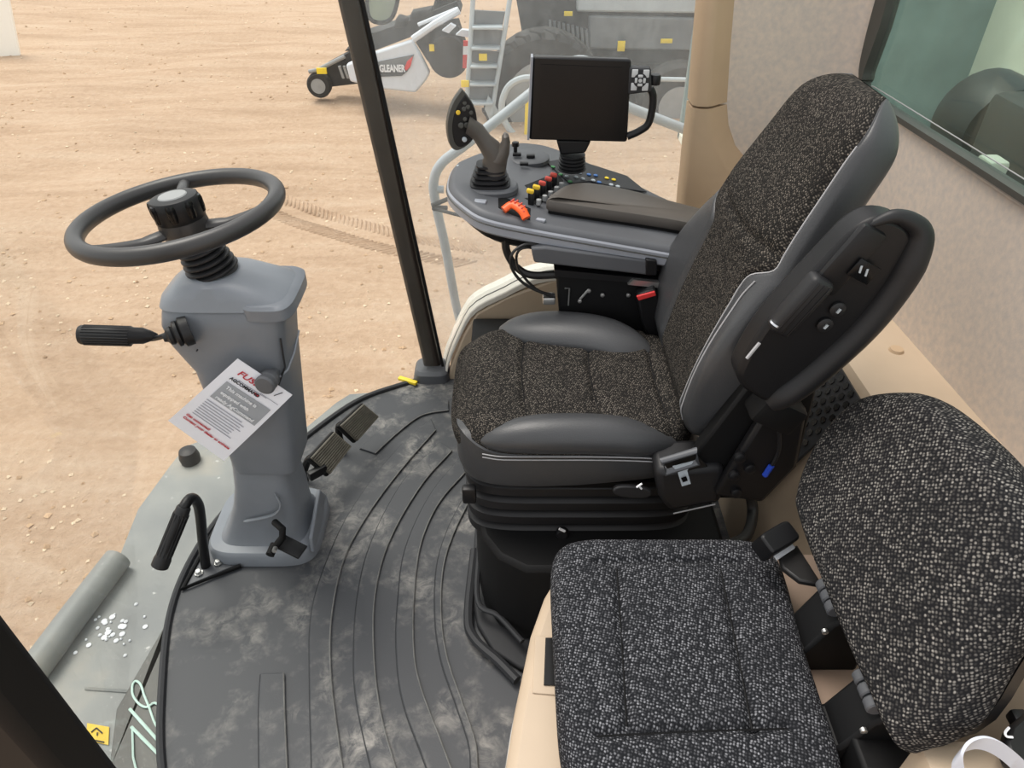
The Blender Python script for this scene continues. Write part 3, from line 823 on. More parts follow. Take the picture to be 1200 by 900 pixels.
for c_, y0, y1 in (('red', 48, 54), ('pwhite', 54, 64), ('red', 64, 80)):
    hp('marker_band',
       [V((-0.669, 10.6, -0.754)).lerp(V((-0.696, 10.6, -1.108)), (y0 - 48) / 32), V((-0.599, 10.6, -0.754)).lerp(V((-0.624, 10.6, -1.108)), (y0 - 48) / 32),
        V((-0.599, 10.6, -0.754)).lerp(V((-0.624, 10.6, -1.108)), (y1 - 48) / 32), V((-0.669, 10.6, -0.754)).lerp(V((-0.696, 10.6, -1.108)), (y1 - 48) / 32)], c_, .03)
MB().box((-1.141, 10.9, -0.908), (.07, .02, .09)).build('decal', 'yellow', hd)
hp('axle_beam', [(-2.83, 11.5, -1.284), (-2.414, 11.5, -1.091), (-2.33, 11.5, -1.235), (-2.373, 11.5, -1.556), (-2.829, 11.5, -1.606), (-2.88, 11.5, -1.431)], 'mach', .2)
for k in range(3):
    hp('spring_coil', [V((-2.629, 11.4, -1.283)) + V((k * .07, 0, 0)), V((-2.59, 11.4, -1.283)) + V((k * .07, 0, 0)), V((-2.551, 11.4, -1.455)) + V((k * .07, 0, 0)), V((-2.59, 11.4, -1.455)) + V((k * .07, 0, 0))], 'hubg', .06)
MB().tube([(-3.08, 11.4, -1.356), (-2.946, 11.4, -1.332), (-2.505, 11.4, -1.139)], .03, 8).build('wheel_arm', 'hubg', hd)
MB().box((-2.858, 11.3, -1.319), (.15, .03, .08)).build('reflector', 'yellow', hd)
MB().lathe([(.09, 0), (.165, .0), (.185, .04), (.185, .14), (.165, .18), (.09, .18)], (-2.96, 11.35, -1.553), (0, 1, 0), 30).build('gauge_tyre', 'tyre', hd)
MB().lathe([(.11, -.01), (.09, .02), (.02, -.01), (.001, -.012)], (-2.96, 11.35, -1.553), (0, 1, 0), 24).build('gauge_hub', 'hubg', hd)
# the ground under the machines is darkened by their own shade only

# ---- grain tank behind the rear window
gt = thing('grain_tank', 'pale grain tank seen through the tinted rear window', 'tank', (1.9, 1.4, 0))
MB().box((2.75, 1.7, .95), (.04, 5.6, 1.9)).build('tank_wall', 'tank', gt)
MB().box((1.9, 1.7, .02), (1.7, 5.6, .04)).build('tank_floor', 'tank', gt)
MB().box((1.9, 4.5, .9), (1.7, .04, 1.8)).build('tank_end', 'tankm', gt)
MB().prism([V(p) for p in ((1.10, 2.6, .54), (1.10, 2.6, 1.5), (1.3, 2.6, 1.7), (1.34, 2.6, 1.7), (1.14, 2.6, 1.48), (1.14, 2.6, .54))], (0, .5, 0)).build('tank_rib', 'tankm', gt)
MB().tube([(2.70, 3.4, 1.26), (2.70, -.8, 1.26)], .02, 8).build('tank_seam', 'tankm', gt)
dk = MB().box((1.46, 1.45, .82), (.34, 1.10, .34), bev=.03)
dk.build('auger_housing', 'tankd', gt)
MB().lathe([(.0, 0), (.12, 0), (.14, .05), (.14, .15), (.1, .2)], (1.40, 2.02, .86), (0, 1, 0), 24).build('auger_drive', 'tankd', gt)
MB().box((1.12, 1.62, .86), (.05, .06, .16), bev=.01).build('white_post', 'tank', gt)
MB().box((1.14, 1.2, .80), (.10, 2.0, .10), bev=.01).build('dark_beam', 'tankd', gt)

# ================================================================== steering column
sc = thing('steering_column', 'grey steering column with thick black steering wheel and side lever', 'steering column', (-.66, 1.29, 0))
def rect_rings(tab, n=5.0, N=48):
    return [super_ring(((x0 + x1) / 2, (y0 + y1) / 2), (x1 - x0) / 2, (y1 - y0) / 2, z, n, N) for z, x0, x1, y0, y1 in tab]
low = MB().loft(rect_rings([
    (.0, -.815, -.520, 1.185, 1.435), (.035, -.815, -.520, 1.185, 1.435), (.046, -.808, -.527, 1.192, 1.43), (.052, -.780, -.548, 1.21, 1.41), (.07, -.765, -.555, 1.215, 1.40),
    (.11, -.745, -.552, 1.22, 1.385), (.17, -.720, -.548, 1.225, 1.375), (.24, -.700, -.550, 1.225, 1.365), (.31, -.688, -.552, 1.225, 1.355), (.40, -.678, -.55, 1.225, 1.35)], 4.5))
low.build('pedestal', 'col', sc)
up = MB().loft(rect_rings([
    (.315, -.672, -.520, 1.212, 1.36), (.33, -.674, -.517, 1.208, 1.362), (.45, -.676, -.503, 1.202, 1.36), (.56, -.676, -.488, 1.195, 1.352), (.635, -.676, -.478, 1.188, 1.345),
    (.67, -.688, -.472, 1.182, 1.34), (.71, -.703, -.466, 1.178, 1.34), (.755, -.708, -.458, 1.176, 1.34), (.785, -.700, -.452, 1.18, 1.34), (.80, -.690, -.456, 1.19, 1.335)], 6.0))
up.build('column_shell', 'col2', sc)
top = MB().loft([super_ring((-.573, 1.262), .131, .083, .795, 5, 48), super_ring((-.575, 1.262), .122, .076, .812, 5, 48), super_ring((-.59, 1.262), .075, .066, .838, 3, 48), super_ring((-.598, 1.262), .052, .052, .846, 2.2, 48)])
top.build('top_cap', 'col', sc)
MB().prism([V(p) for p in ((-0.552, 1.201, 0.812), (-0.535, 1.271, 0.818), (-0.487, 1.265, 0.818), (-0.491, 1.224, 0.812))], (0, 0, .006)).build('cap_panel', 'col', sc, bevel=.003)
MB().loft([super_ring((-.485, 1.262), .052, .090, z_, 4, 32) for z_ in (.778, .783, .802)] + [super_ring((-.487, 1.262), .046, .084, .808, 4, 32)]).build('cap_visor', 'col2', sc)
MB().tube([(-0.467, 1.185, 0.73), (-0.474, 1.19, 0.655), (-0.515, 1.2, 0.574)], .0022, 6).build('panel_seam', 'groove', sc)
MB().tube([(-.49, 1.19, .63), (-.478, 1.21, .632), (-.473, 1.26, .645), (-.475, 1.32, .66)], .0025, 6).build('panel_seam', 'band', sc)
# raised toe on the pedestal foot and the swept rib on its flank
MB().loft([[V(p) for p in ((-.53, 1.20, .04), (-.52, 1.20, .04), (-.52, 1.21, .085), (-.53, 1.21, .085))], [V(p) for p in ((-.532, 1.30, .04), (-.520, 1.30, .04), (-.522, 1.30, .11), (-.532, 1.30, .11))], [V(p) for p in ((-.54, 1.40, .04), (-.53, 1.40, .04), (-.535, 1.38, .09), (-.545, 1.38, .09))]]).build('foot_rim', 'col', sc, bevel=.003)
MB().tube(smooth_path([(-0.686, 1.215, 0.145), (-0.637, 1.212, 0.161), (-0.599, 1.212, 0.177), (-0.579, 1.214, 0.207), (-0.589, 1.222, 0.241)], 6), [.002] + [.005] * 22 + [.003, .002], 8, flat=.6).build('swept_rib', 'col', sc)
# release pedal at the foot
rp = MB().box((-0.565, 1.17, 0.102), (.075, .045, .008), Matrix.Rotation(.35, 3, 'Y') @ Matrix.Rotation(-.3, 3, 'Z'), .003)
rp = rp.build('release_pedal', 'black', sc)
MB().tube([(-0.6, 1.2, 0.159), (-0.571, 1.17, 0.168), (-0.573, 1.16, 0.147), (-0.594, 1.15, 0.123)], .009, 10).lathe([(.011, 0), (.011, .03)], (-0.6, 1.165, 0.115), (-.2, -1, -.2), 12).build('pedal_link', 'blackm', sc)
MB().lathe([(.006, 0), (.006, .012)], (-0.588, 1.14, 0.132), (0, -1, .2), 8).build('bolt', 'bolt', sc)
# bellows
ax = V((-.631, 1.26, .968)) - V((-.598, 1.262, .84))
prof = [(.048, -.006)]
Lb = .085
for i in range(7):
    h = Lb * i / 7; r0 = .052 - .012 * i / 6
    prof += [(r0 - .007, h), (r0, h + .004), (r0, h + .007), (r0 - .007, h + .0115)]
prof += [(.034, Lb), (.034, Lb + .01)]
MB().lathe(prof, (-.598, 1.262, .84), ax, 32).build('bellows', 'boot', sc)
# wheel
WN = V((-.106, .025, 1)).normalized(); WC = V((-.631, 1.26, .968))
wu = WN.orthogonal().normalized(); wv = WN.cross(wu)
def wp(ang, r, h=0): return WC + (wu * math.cos(ang) + wv * math.sin(ang)) * r + WN * h
rimo = MB().tube([wp(2 * PI * k / 96, .184) for k in range(96)], .0165, 16, True).build('steering_wheel', 'wheel', sc)
def ang_to(p):
    d_ = V(p) - WC
    return math.atan2(d_.dot(wv), d_.dot(wu))
MB().tube(smooth_path([wp(ang_to((-0.655, 1.332, 0.98)), .05, -.02), wp(ang_to((-0.655, 1.332, 0.98)), .10, .004), wp(ang_to((-0.655, 1.332, 0.98)), .176, .002)], 4), .011, 12, flat=.6).build('spoke', 'wheel', rimo)
for q in ((-0.739, 1.159, 0.95), (-0.488, 1.271, 0.97)):
    a_ = ang_to(q)
    pth = smooth_path([wp(a_, .03, -.030), wp(a_, .08, -.030), wp(a_, .14, -.018), wp(a_, .182, -.004)], 4)
    MB().tube(pth, [.016] * 4 + [.013] * (len(pth) - 4), 12, flat=.55).build('spoke', 'wheel', rimo)
MB().lathe([(.036, -.06), (.044, -.04), (.047, -.028), (.045, -.012)], WC, WN, 30).build('hub', 'wheel', rimo)
hubp = [(.043, -.014), (.046, -.010), (.046, .026), (.043, .031), (.036, .033)]
hb = MB().lathe(hubp, WC, WN, 40)
hb.build('hub_knob', 'black', rimo)
for k in range(8):
    a_ = 2 * PI * k / 8 + .2
    MB().lathe([(.0085, -.004), (.010, .006), (.010, .022), (.0085, .028)], wp(a_, .0405), WN, 12).build('grip_flute', 'blackg', rimo)
MB().lathe([(.027, .0325), (.025, .035), (.012, .036), (.001, .036)], WC, WN, 30).build('hub_cap', 'hubg', rimo)
# side lever
lv = MB().lathe([(.001, 0), (.0175, .0), (.0195, .004), (.0195, .095), (.017, .10), (.0165, .118), (.010, .135), (.005, .145)], (-0.858, 1.17, 0.75), V((-0.697, 1.19, 0.733)) - V((-0.858, 1.17, 0.75)), 28)
lv = lv.build('lever_grip', 'black', sc)
ga, gb_ = V((-0.855, 1.17, 0.75)), V((-0.769, 1.18, 0.74))
gd = (gb_ - ga).normalized(); g1 = gd.orthogonal().normalized(); g2_ = gd.cross(g1)
for k in range(22):
    a_ = 2 * PI * k / 22
    o_ = (g1 * math.cos(a_) + g2_ * math.sin(a_)) * .0195
    MB().tube([ga + gd * .006 + o_, ga + gd * .092 + o_], .0014, 5).build('grip_rib', 'boot', lv)
MB().tube(smooth_path([(-0.754, 1.18, 0.735), (-0.727, 1.185, 0.73), (-0.695, 1.17, 0.746), (-0.669, 1.165, 0.76)], 5), .0055, 10).build('lever_rod', 'black', sc)
MB().lathe([(.030, -.01), (.030, .006), (.022, .010), (.026, .012), (.026, .018), (.017, .022), (.019, .025), (.018, .031), (.010, .036), (.008, .042)], (-0.647, 1.172, 0.757), V((-1, -.55, -.08)), 24).build('lever_boot', 'boot', sc)
# adjuster knob on the flank
MB().lathe([(.012, 0), (.012, .02), (.020, .022), (.021, .03), (.021, .036), (.017, .04), (.021, .043), (.0215, .052), (.018, .056), (.001, .057)], (-0.498, 1.19, 0.642), V((-.12, -1, .10)), 30).build('adjuster_knob', 'con', sc)
MB().tube([(-0.636, 1.17, 0.713), (-0.634, 1.17, 0.711)], .003, 6).build('screw', 'groove', sc)

# ---- printed card hanging on the knob
cm0 = V((-0.549, 1.15, 0.706)); cm1 = V((-0.46, 1.158, 0.606)); cm2 = V((-0.727, 1.135, 0.555)); cm3 = V((-0.643, 1.142, 0.43))
cd = thing('information_card', 'white printed card hooked over the knob of the steering column', 'card', cm0)
g = MB(); N_ = 10
def cpt(u, v, off=0.0):
    p = cm0.lerp(cm1, u).lerp(cm2.lerp(cm3, u), v)
    p = p + V((0, -1, .25)) * (.010 * math.sin(PI * v) * (1 - u * .5) + off)
    return p
for off in (0, -.0012):
    k = len(g.v)
    g.v += [tuple(cpt(i / N_, j / N_, off)) for j in range(N_ + 1) for i in range(N_ + 1)]
    g.f += [tuple(k + t for t in (j * 11 + i, j * 11 + i + 1, (j + 1) * 11 + i + 1, (j + 1) * 11 + i)) for j in range(N_) for i in range(N_)]
g.build('sheet', 'paper', cd, smooth=180)
def patch(name, u0, v0, u1, v1, mat, off=.0012):
    q = MB(); n = 6
    q.v = [tuple(cpt(u0 + (u1 - u0) * i / n, v0 + (v1 - v0) * j / n, off)) for j in range(n + 1) for i in range(n + 1)]
    q.f = [(j * 7 + i, j * 7 + i + 1, (j + 1) * 7 + i + 1, (j + 1) * 7 + i) for j in range(n) for i in range(n)]
    return q.build(name, mat, cd, smooth=180)
patch('grey_box', .14, .24, .93, .47, 'pgrey')
W_ = (cm1 - cm0).length; H_ = (cm2 - cm0).length
def ct(name, u, v, s, size, mat, off=.002, **kw):
    o = cpt(u, v, off); du = cpt(u + .3, v, off) - o; dv = cpt(u, v - .05, off) - o
    return text(name, s, size, mat, cd, frame(du, dv, o), **kw)
ct('lettering', .16, .125, 'FUSE', .0185, 'pred', bold=.0003, shear=.2, sx=1.25)
ct('lettering', .14, .205, 'AGCOMMAND', .0105, 'pblack', bold=.0004)
patch('red_mark', .56, .178, .64, .202, 'pred')
ct('lettering', .20, .302, 'This machine is', .0120, 'pwhite', .0032, bold=.0003)
ct('lettering', .20, .375, 'equipped with', .0120, 'pwhite', .0032, bold=.0003)
ct('lettering', .20, .445, 'ready AgCommand', .0120, 'pwhite', .0032, bold=.0003)
for i in range(8):
    patch('fine_print', .14, .51 + i * .031, random.uniform(.72, .86), .51 + i * .031 + .009, 'pfine')
ct('lettering', .10, .80, 'Get connected!', .0095, 'pred', bold=.0003)
ct('lettering', .10, .85, 'Contact your dealer to activate', .0095, 'pred', bold=.0003)
patch('fine_print', .25, .165, .75, .170, 'pfine'); patch('fine_print', .62, .155, .95, .160, 'pfine')
MB().tube([cpt(.86, .03, .002), cpt(.80, .10, .002)], .0008, 5).build('slit', 'pblack', cd)

# ================================================================== pedals
def pedal(label, a, b, c, d, foot):
    a, b, c, d = V(a), V(b), V(c), V(d)     # far-left, far-right, near-right, near-left corners of the tread
    o = (a + b + c + d) / 4
    t = thing('brake_pedal', label, 'pedal', foot, 'brake pedals')
    nrm = (b - a).cross(d - a).normalized()
    if nrm.z < 0: nrm = -nrm
    MB().prism([o + (p - o) * 1.06 for p in (a, b, c, d)], -nrm * .016).build('pedal_plate', 'blackm', t, bevel=.005)
    MB().prism([o + (p - o) * .98 + nrm * .001 for p in (a, b, c, d)], nrm * .006).build('tread', 'pedalm', t, bevel=.002)
    for k in range(11):
        s_ = (k + .5) / 11
        p0, p1 = a.lerp(d, s_), b.lerp(c, s_)
        MB().tube([p0.lerp(p1, .04) + nrm * .0075, p0.lerp(p1, .96) + nrm * .0075], .0026, 5).build('tread_rib', 'pedalm', t)
    MB().tube(smooth_path([o - nrm * .014, o - nrm * .05 + V((-.03, 0, -.01)), V(foot) + V((0, 0, .03)), V(foot)], 5), .011, 8).build('pedal_arm', 'blackm', t)
    return t
pedal('ribbed brake pedal nearer the steering column, lower of the pair', (-0.563, 1.425, 0.165), (-0.517, 1.535, 0.165), (-0.478, 1.543, 0.1), (-0.519, 1.424, 0.1), (-.62, 1.50, 0))
pedal('ribbed brake pedal farther from the steering column, upper of the pair', (-0.507, 1.561, 0.165), (-0.454, 1.663, 0.165), (-0.417, 1.679, 0.1), (-0.466, 1.562, 0.1), (-.53, 1.62, 0))
lk = MB().box((-0.546, 1.417, 0.12), (.055, .02, .028), Matrix.Rotation(.75, 3, 'Z'), .004).build('pedal_latch', 'black')
tag(lk, 'black latch block on the near end of the lower brake pedal', 'latch')

# ================================================================== bent lever with a rubber grip beside the column
gl = thing('foot_lever', 'bent black rod lever with ribbed rubber grip on a plate beside the column base', 'lever', (-0.81, 1.166, 0.01))
MB().prism([V(p) for p in ((-0.848, 1.115, 0), (-0.826, 1.376, 0), (-0.775, 1.253, 0), (-0.719, 1.193, 0))], (0, 0, .006)).build('base_plate', 'con', gl, bevel=.002)
MB().tube([(-0.82, 1.366, 0.008), (-0.843, 1.109, 0.008), (-0.716, 1.182, 0.008)], .006, 8).build('plate_edge', 'blackm', gl)
rod = smooth_path([(-0.81, 1.183, 0.003), (-0.796, 1.185, 0.084), (-0.769, 1.18, 0.204), (-0.757, 1.17, 0.264), (-0.756, 1.15, 0.3), (-0.765, 1.12, 0.295), (-0.785, 1.09, 0.256), (-0.814, 1.06, 0.2)], 6)
MB().tube(rod, .0125, 12).build('rod', 'black', gl)
gA, gB = V((-0.761, 1.125, 0.301)), V((-0.828, 1.05, 0.175))
gr = MB().lathe([(.0135, 0), (.016, .004), (.017, .02), (.0175, (gB - gA).length - .03), (.020, (gB - gA).length - .02), (.020, (gB - gA).length - .002), (.017, (gB - gA).length), (.001, (gB - gA).length)], gA, gB - gA, 24).build('grip', 'boot', gl)
gd = (gB - gA).normalized(); g1 = gd.orthogonal().normalized(); g2_ = gd.cross(g1)
for k in range(14):
    o_ = (g1 * math.cos(2 * PI * k / 14) + g2_ * math.sin(2 * PI * k / 14)) * .017
    MB().tube([gA + gd * .02 + o_, gB - gd * .032 + o_], .0018, 5).build('grip_rib', 'black', gr)
for q in ((-0.818, 1.157, 0.008), (-0.778, 1.19, 0.008)):
    MB().lathe([(.011, 0), (.011, .003), (.008, .003), (.008, .010), (.006, .012), (.001, .012)], q, (0, 0, 1), 6).build('bolt', 'bolt', gl, smooth=20)

# ================================================================== driver's seat
SY = 1.25
ds = thing('driver_seat', 'charcoal woven driver seat with black leather bolsters on a bellows suspension', 'seat', (.15, SY, 0))
# suspension
basep = [(-.10, 1.46), (-.105, 1.10), (-.085, 1.00), (-.045, .93), (.02, .885), (.50, .885), (.50, 1.46)]
MB().prism([V((x, y, 0)) for x, y in basep], (0, 0, .02)).build('base_flange', 'groove', ds, bevel=.006)
MB().prism([V((x * .93 + .012, SY + (y - SY) * .80, .015)) for x, y in basep], (0, 0, .27)).build('pedestal_box', 'blackm', ds, bevel=.012)
MB().tube(smooth_path([(-0.1, 1.223, 0.02), (-0.107, 1.026, 0.02), (-0.09, 0.961, 0.02), (-0.03, 0.901, 0.02), (0.012, 0.855, 0.02)], 5), .012, 8).build('flange_bead', 'groove', ds)
MB().tube(smooth_path([(-0.083, 1.172, 0.1), (-0.083, 1.035, 0.06), (-0.031, 0.994, 0.06), (0.024, 0.927, 0.06)], 5), .007, 8).build('flange_bead', 'groove', ds)
tab_ = []
for i in range(4):
    z = .255 + i * .045
    tab_ += [(z, .010), (z + .008, .0), (z + .030, .0), (z + .038, .010), (z + .0415, .022)]
bl = MB().loft([super_ring((.155, SY), .262 - o_, .185 - o_, z, 6, 56) for z, o_ in tab_])
bl.build('suspension_bellows', 'boot', ds)
MB().lathe([(.012, 0), (.014, .002), (.014, .014), (.011, .018), (.001, .018)], (0.114, 1.06, 0.291), (-.1, -1, .2), 18).build('height_knob', 'black', ds)
MB().box((0.111, 1.04, 0.317), (.016, .003, .005), Matrix.Rotation(.6, 3, 'Y')).build('knob_mark', 'pwhite', ds)
MB().lathe([(.009, 0), (.009, .008), (.001, .010)], (-0.004, 1.07, 0.213), (0, -1, .3), 6).build('bolt', 'bolt', ds, smooth=20)
MB().box((-0.092, 1.06, 0.411), (.03, .02, .045), bev=.005).build('front_catch', 'black', ds)
# seat pan
MB().loft([super_ring((.16, SY), .255, .185, .425, 5, 48), super_ring((.16, SY), .262, .195, .45, 5, 48)]).build('seat_pan', 'blackm', ds)
skirt_t = [(.438, .020), (.446, .006), (.47, .0), (.515, .0), (.538, .002), (.546, .012)]
sk = MB().loft([super_ring((.140, SY), .262 - o_, .208 - o_, z, 5.0, 96) for z, o_ in skirt_t])
def skw(p):
    if p.z > .50: p.z += .034 * gauss(p.x + .125, .055) * max(0, min(1, (1.19 - p.y) / .10)) - .02 * max(0, min(1, (p.y - 1.19) / .1)) * (1 if p.x < 0 else 0) - .012 * gauss(p.x - .40, .12)
    if p.z < .48: p.z += .030 * max(0, min(1, (p.x - .10) / .25))
    return p
sk.warp(skw).build('seat_skirt', 'leather', ds)
out = super_ring((.129, SY + .004), .262, .208, 0, 4.2, 200)
def cush(p):
    dx = p.x - .13; dy = p.y - SY
    if p.z > .565:
        p.z += .012 * (1 - (dy / .204) ** 2) * (1 - (dx / .3) ** 2)
        p.z -= .030 * max(0, (-.02 - p.x) / .11) ** 2
        for x0 in (.022, .172, .312):
            xs_ = x0 + .018 * (dy / .2) ** 2
            p.z -= .009 * gauss(p.x - xs_, .0075)
    return p
pad(out, .485, .592, .048, 60, cush).build('cushion', 'fab1', ds, smooth=180)
for x0 in (.022, .172, .312):
    MB().tube([(x0 + .018 * (dy / .2) ** 2, SY + dy, .592 + .012 * (1 - (dy / .204) ** 2) * (1 - ((x0 - .13) / .3) ** 2) - .009) for dy in [-.14 + .02 * i for i in range(15)]], .0016, 5).build('seam', 'blackm', ds)
def bolster(name, path, ry, rz, mat, n=24):
    P = resample(smooth_path(path, 8), n)
    rr = []
    for i, p in enumerate(P):
        t = i / (n - 1)
        s_ = max(.03, (1 - abs(2 * t - 1) ** 3.2)) ** .6
        dirv = (P[min(n - 1, i + 1)] - P[max(0, i - 1)]).normalized()
        side = V((-dirv.y, dirv.x, 0)).normalized()
        rr.append([p + side * math.cos(2 * PI * k / 20) * ry * s_ + V((0, 0, 1)) * math.sin(2 * PI * k / 20) * rz * s_ for k in range(20)])
    return MB().loft(rr).build(name, mat, ds)
bolster('side_bolster', [(-.070, 1.074, .556), (.05, 1.074, .572), (.20, 1.074, .570), (.34, 1.07, .548)], .044, .040, 'leather')
bolster('side_bolster', [(-.03, 1.448, .580), (.10, 1.412, .598), (.22, 1.385, .596), (.335, 1.335, .568)], .066, .040, 'leather2')
for zoff in (.0, -.008):
    MB().tube(smooth_path([(x_, 1.0395 - .001 * (zoff < 0), .541 + zoff + .034 * gauss(x_ + .125, .055) - .012 * gauss(x_ - .40, .12)) for x_ in (-.06, -.03, .0, .05, .10, .18, .26, .33)], 4), .0013, 5).build('stitching', 'stitch', ds)
# backrest
def spine(t):
    return V((.385 + .215 * t - .03 * math.sin(PI * t), SY, .555 + .645 * t))
def hw(t):
    return (.195 + .045 * math.sin(PI * min(1, t / .75)) ) * (1 - .30 * max(0, (t - .62) / .38) ** 1.1) if t < .93 else 0
def halfw(t):
    w0 = .200 + .030 * math.sin(PI * min(1, t / .62)) if t < .62 else .200 - .048 * ((t - .62) / .38)
    if t > .90: w0 -= .075 * ((t - .90) / .10) ** 2.2
    if t < .08: w0 -= .04 * ((.08 - t) / .08) ** 2
    return w0
def thick(t):
    h = .058
    if t > .86: h *= max(.12, math.sqrt(max(0.0, 1 - ((t - .86) / .14) ** 2)))
    if t < .10: h *= .55 + .45 * t / .10
    return h
NT, NF, NL, NB = 90, 36, 12, 30
def lims(t):
    e = max(0, min(1, (t - .52) / .08)); e = e * e * (3 - 2 * e)
    far = .46 + .44 * e
    near = .64 + .24 * e
    return far, near
grid = []
for i in range(NT + 1):
    t = i / NT
    p = spine(t); dt = (spine(min(1, t + .02)) - spine(max(0, t - .02))).normalized()
    fwd = V((-dt.z, 0, dt.x))          # towards the sitter
    wy, th = halfw(t), thick(t)
    lf, ln = lims(t)
    us = [1 - (1 - lf) * k / NL for k in range(NL)] + [lf - (lf + ln) * k / NF for k in range(NF)] + [-ln - (1 - ln) * k / NL for k in range(NL + 1)]
    row = []
    for u in us:
        sa = abs(u) ** (1 / .62); ca = math.sqrt(max(0, 1 - sa * sa))
        u_ = abs(u)
        ff = th * ca ** .62
        wing = .050 * max(0, math.sin(PI * min(1, t / .58))) if t < .58 else 0
        ff += wing * max(0, (u_ - .45) / .55) ** 1.3 * min(1, ca * 2.2)
        ff += .018 * gauss(t - .64, .12) * (1 - u_ ** 2)
        ff -= .009 * gauss(t - .60 - .03 * u_ ** 2, .012) * (1 if u_ < .85 else 0)
        ff -= .007 * gauss((u - lf) * wy, .006) + .007 * gauss((u + ln) * wy, .006)
        row.append(p + fwd * ff + V((0, wy * u, 0)))
    for k in range(1, NB):
        a_ = PI * k / NB
        row.append(p - fwd * th * math.sin(a_) ** .62 + V((0, -wy * math.copysign(abs(math.cos(a_)) ** .62, math.cos(a_)), 0)))
    grid.append(row)
NA = len(grid[0])
fab, lea = MB(), MB()
fab.v = [tuple(q) for r_ in grid for q in r_[NL:NL + NF + 1]]
fab.uv = [((k - NF / 2) / NF * .40 * (1 if i < 50 else .9) + .5, i / NT * .70) for i in range(NT + 1) for k in range(NF + 1)]
W1 = NF + 1
fab.f = [(i * W1 + k, i * W1 + k + 1, (i + 1) * W1 + k + 1, (i + 1) * W1 + k) for i in range(NT) for k in range(NF)]
order = list(range(NL + NF, NA)) + list(range(0, NL + 1))
lea.v = [tuple(r_[k]) for r_ in grid for k in order]
W2 = len(order)
lea.f = [(i * W2 + k, i * W2 + k + 1, (i + 1) * W2 + k + 1, (i + 1) * W2 + k) for i in range(NT) for k in range(W2 - 1)]
fab.build('backrest', 'fab1', ds, smooth=180)
lea.build('backrest_leather', 'leather', ds, smooth=180)
for off_, hi in ((1, NT - 6), (5, int(NT * .56))):
    pts = []
    for i in range(5, hi, 4):
        q = grid[i][NL + NF + off_]; q0 = grid[i][NL + NF + off_ - 1]; dt = (spine(min(1, i / NT + .02)) - spine(i / NT)).normalized()
        pts.append(q + V((-dt.z, 0, dt.x)) * .0012 + V((0, -.001, 0)))
    MB().tube(smooth_path(pts, 4), .0015, 5).build('stitching', 'stitch', ds)
# recliner plates, cable and retractor at the near rear corner
MB().prism([V(p) for p in ((.33, 1.03, .46), (.52, 1.03, .46), (.56, 1.03, .56), (.55, 1.03, .74), (.44, 1.03, .80), (.36, 1.03, .60))], (0, -.03, 0)).build('recliner_plate', 'blackm', ds, bevel=.006)
MB().prism([V(p) for p in ((.40, .995, .50), (.50, .995, .48), (.545, .995, .58), (.53, .995, .72), (.46, .995, .74))], (0, -.025, 0)).build('recliner_cover', 'black', ds, bevel=.008)
for q in ((0.428, 0.97, 0.609), (0.427, 0.97, 0.561), (0.453, 0.97, 0.58), (0.44, 0.97, 0.514)):
    MB().lathe([(.011, 0), (.011, .008), (.007, .010), (.001, .010)], q, (0, -1, .1), 12).build('bolt', 'black', ds)
MB().tube(smooth_path([(0.471, 0.98, 0.706), (0.488, 0.97, 0.673), (0.499, 0.97, 0.62), (0.491, 0.97, 0.57), (0.486, 0.98, 0.53)], 6), .004, 8).build('cable', 'boot', ds)
MB().tube([(0.493, 0.968, 0.588), (0.486, 0.968, 0.561)], .006, 8).build('cable_tape', 'bluep', ds)
rt = MB().loft([[V(q) + V((0, dy, 0)) for q in ((0.279, 0.985, 0.555), (0.414, 0.985, 0.565), (0.426, 0.985, 0.463), (0.322, 0.985, 0.435), (0.296, 0.985, 0.476))] for dy in (0, .09)])
rt.build('belt_retractor', 'boot', ds, bevel=.014)
MB().tube([(0.331, 0.984, 0.434), (0.412, 0.984, 0.462)], .0016, 5).build('retractor_seam', 'stitch', ds)
# adjusting lever on the near side
MB().loft([super_ring((0, 0), .040, .014, z, 2.4, 32) for z in (0, .012)]).xf(Matrix.Translation((0.244, 1.01, 0.477)) @ Matrix.Rotation(.12, 4, 'Y') @ Matrix.Rotation(math.radians(75), 4, 'X')).build('recline_lever', 'boot', ds, bevel=.003)
MB().tube([(0.249, 0.99, 0.505), (0.258, 0.99, 0.515)], .0022, 6).tube([(0.253, 0.99, 0.51), (0.259, 0.99, 0.5)], .002, 6).build('lever_symbol', 'pwhite', ds)
# left armrest, folded up
AY = .945
ap = MB().prism([V(p) for p in smooth_path([(0.379, 0.945, 0.838), (0.405, 0.945, 0.925), (0.464, 0.945, 1.031), (0.499, 0.945, 1.086), (0.534, 0.945, 1.102), (0.576, 0.945, 1.086), (0.597, 0.945, 1.045), (0.585, 0.945, 0.992), (0.543, 0.945, 0.892), (0.457, 0.945, 0.768), (0.408, 0.945, 0.779), (0.383, 0.945, 0.805)], 4, True)], (0, .055, 0))
ar = ap.build('armrest', 'black', ds, bevel=.010)
pth = smooth_path([(0.448, 0.95, 0.753), (0.502, 0.95, 0.816), (0.56, 0.95, 0.91), (0.59, 0.95, 0.992), (0.598, 0.95, 1.054), (0.588, 0.95, 1.086), (0.55, 0.95, 1.103), (0.516, 0.95, 1.089)], 6)
n_ = len(pth)
MB().tube(pth, [.014, .020, .023] + [.0245] * (n_ - 24) + [.0235, .0225, .0215, .0205, .0195, .0185, .0175, .0165, .0155, .0145, .0135, .013, .012, .011, .0105, .010, .009, .008, .007, .006, .004], 16).build('armrest_pad', 'boot', ar)
u_ = (V((0.543, 0.945, 1.042)) - V((0.428, 0.945, 0.82))).normalized(); v_ = V((u_.z, 0, -u_.x))
AR = Matrix((u_, v_, V((0, -1, 0)))).transposed()
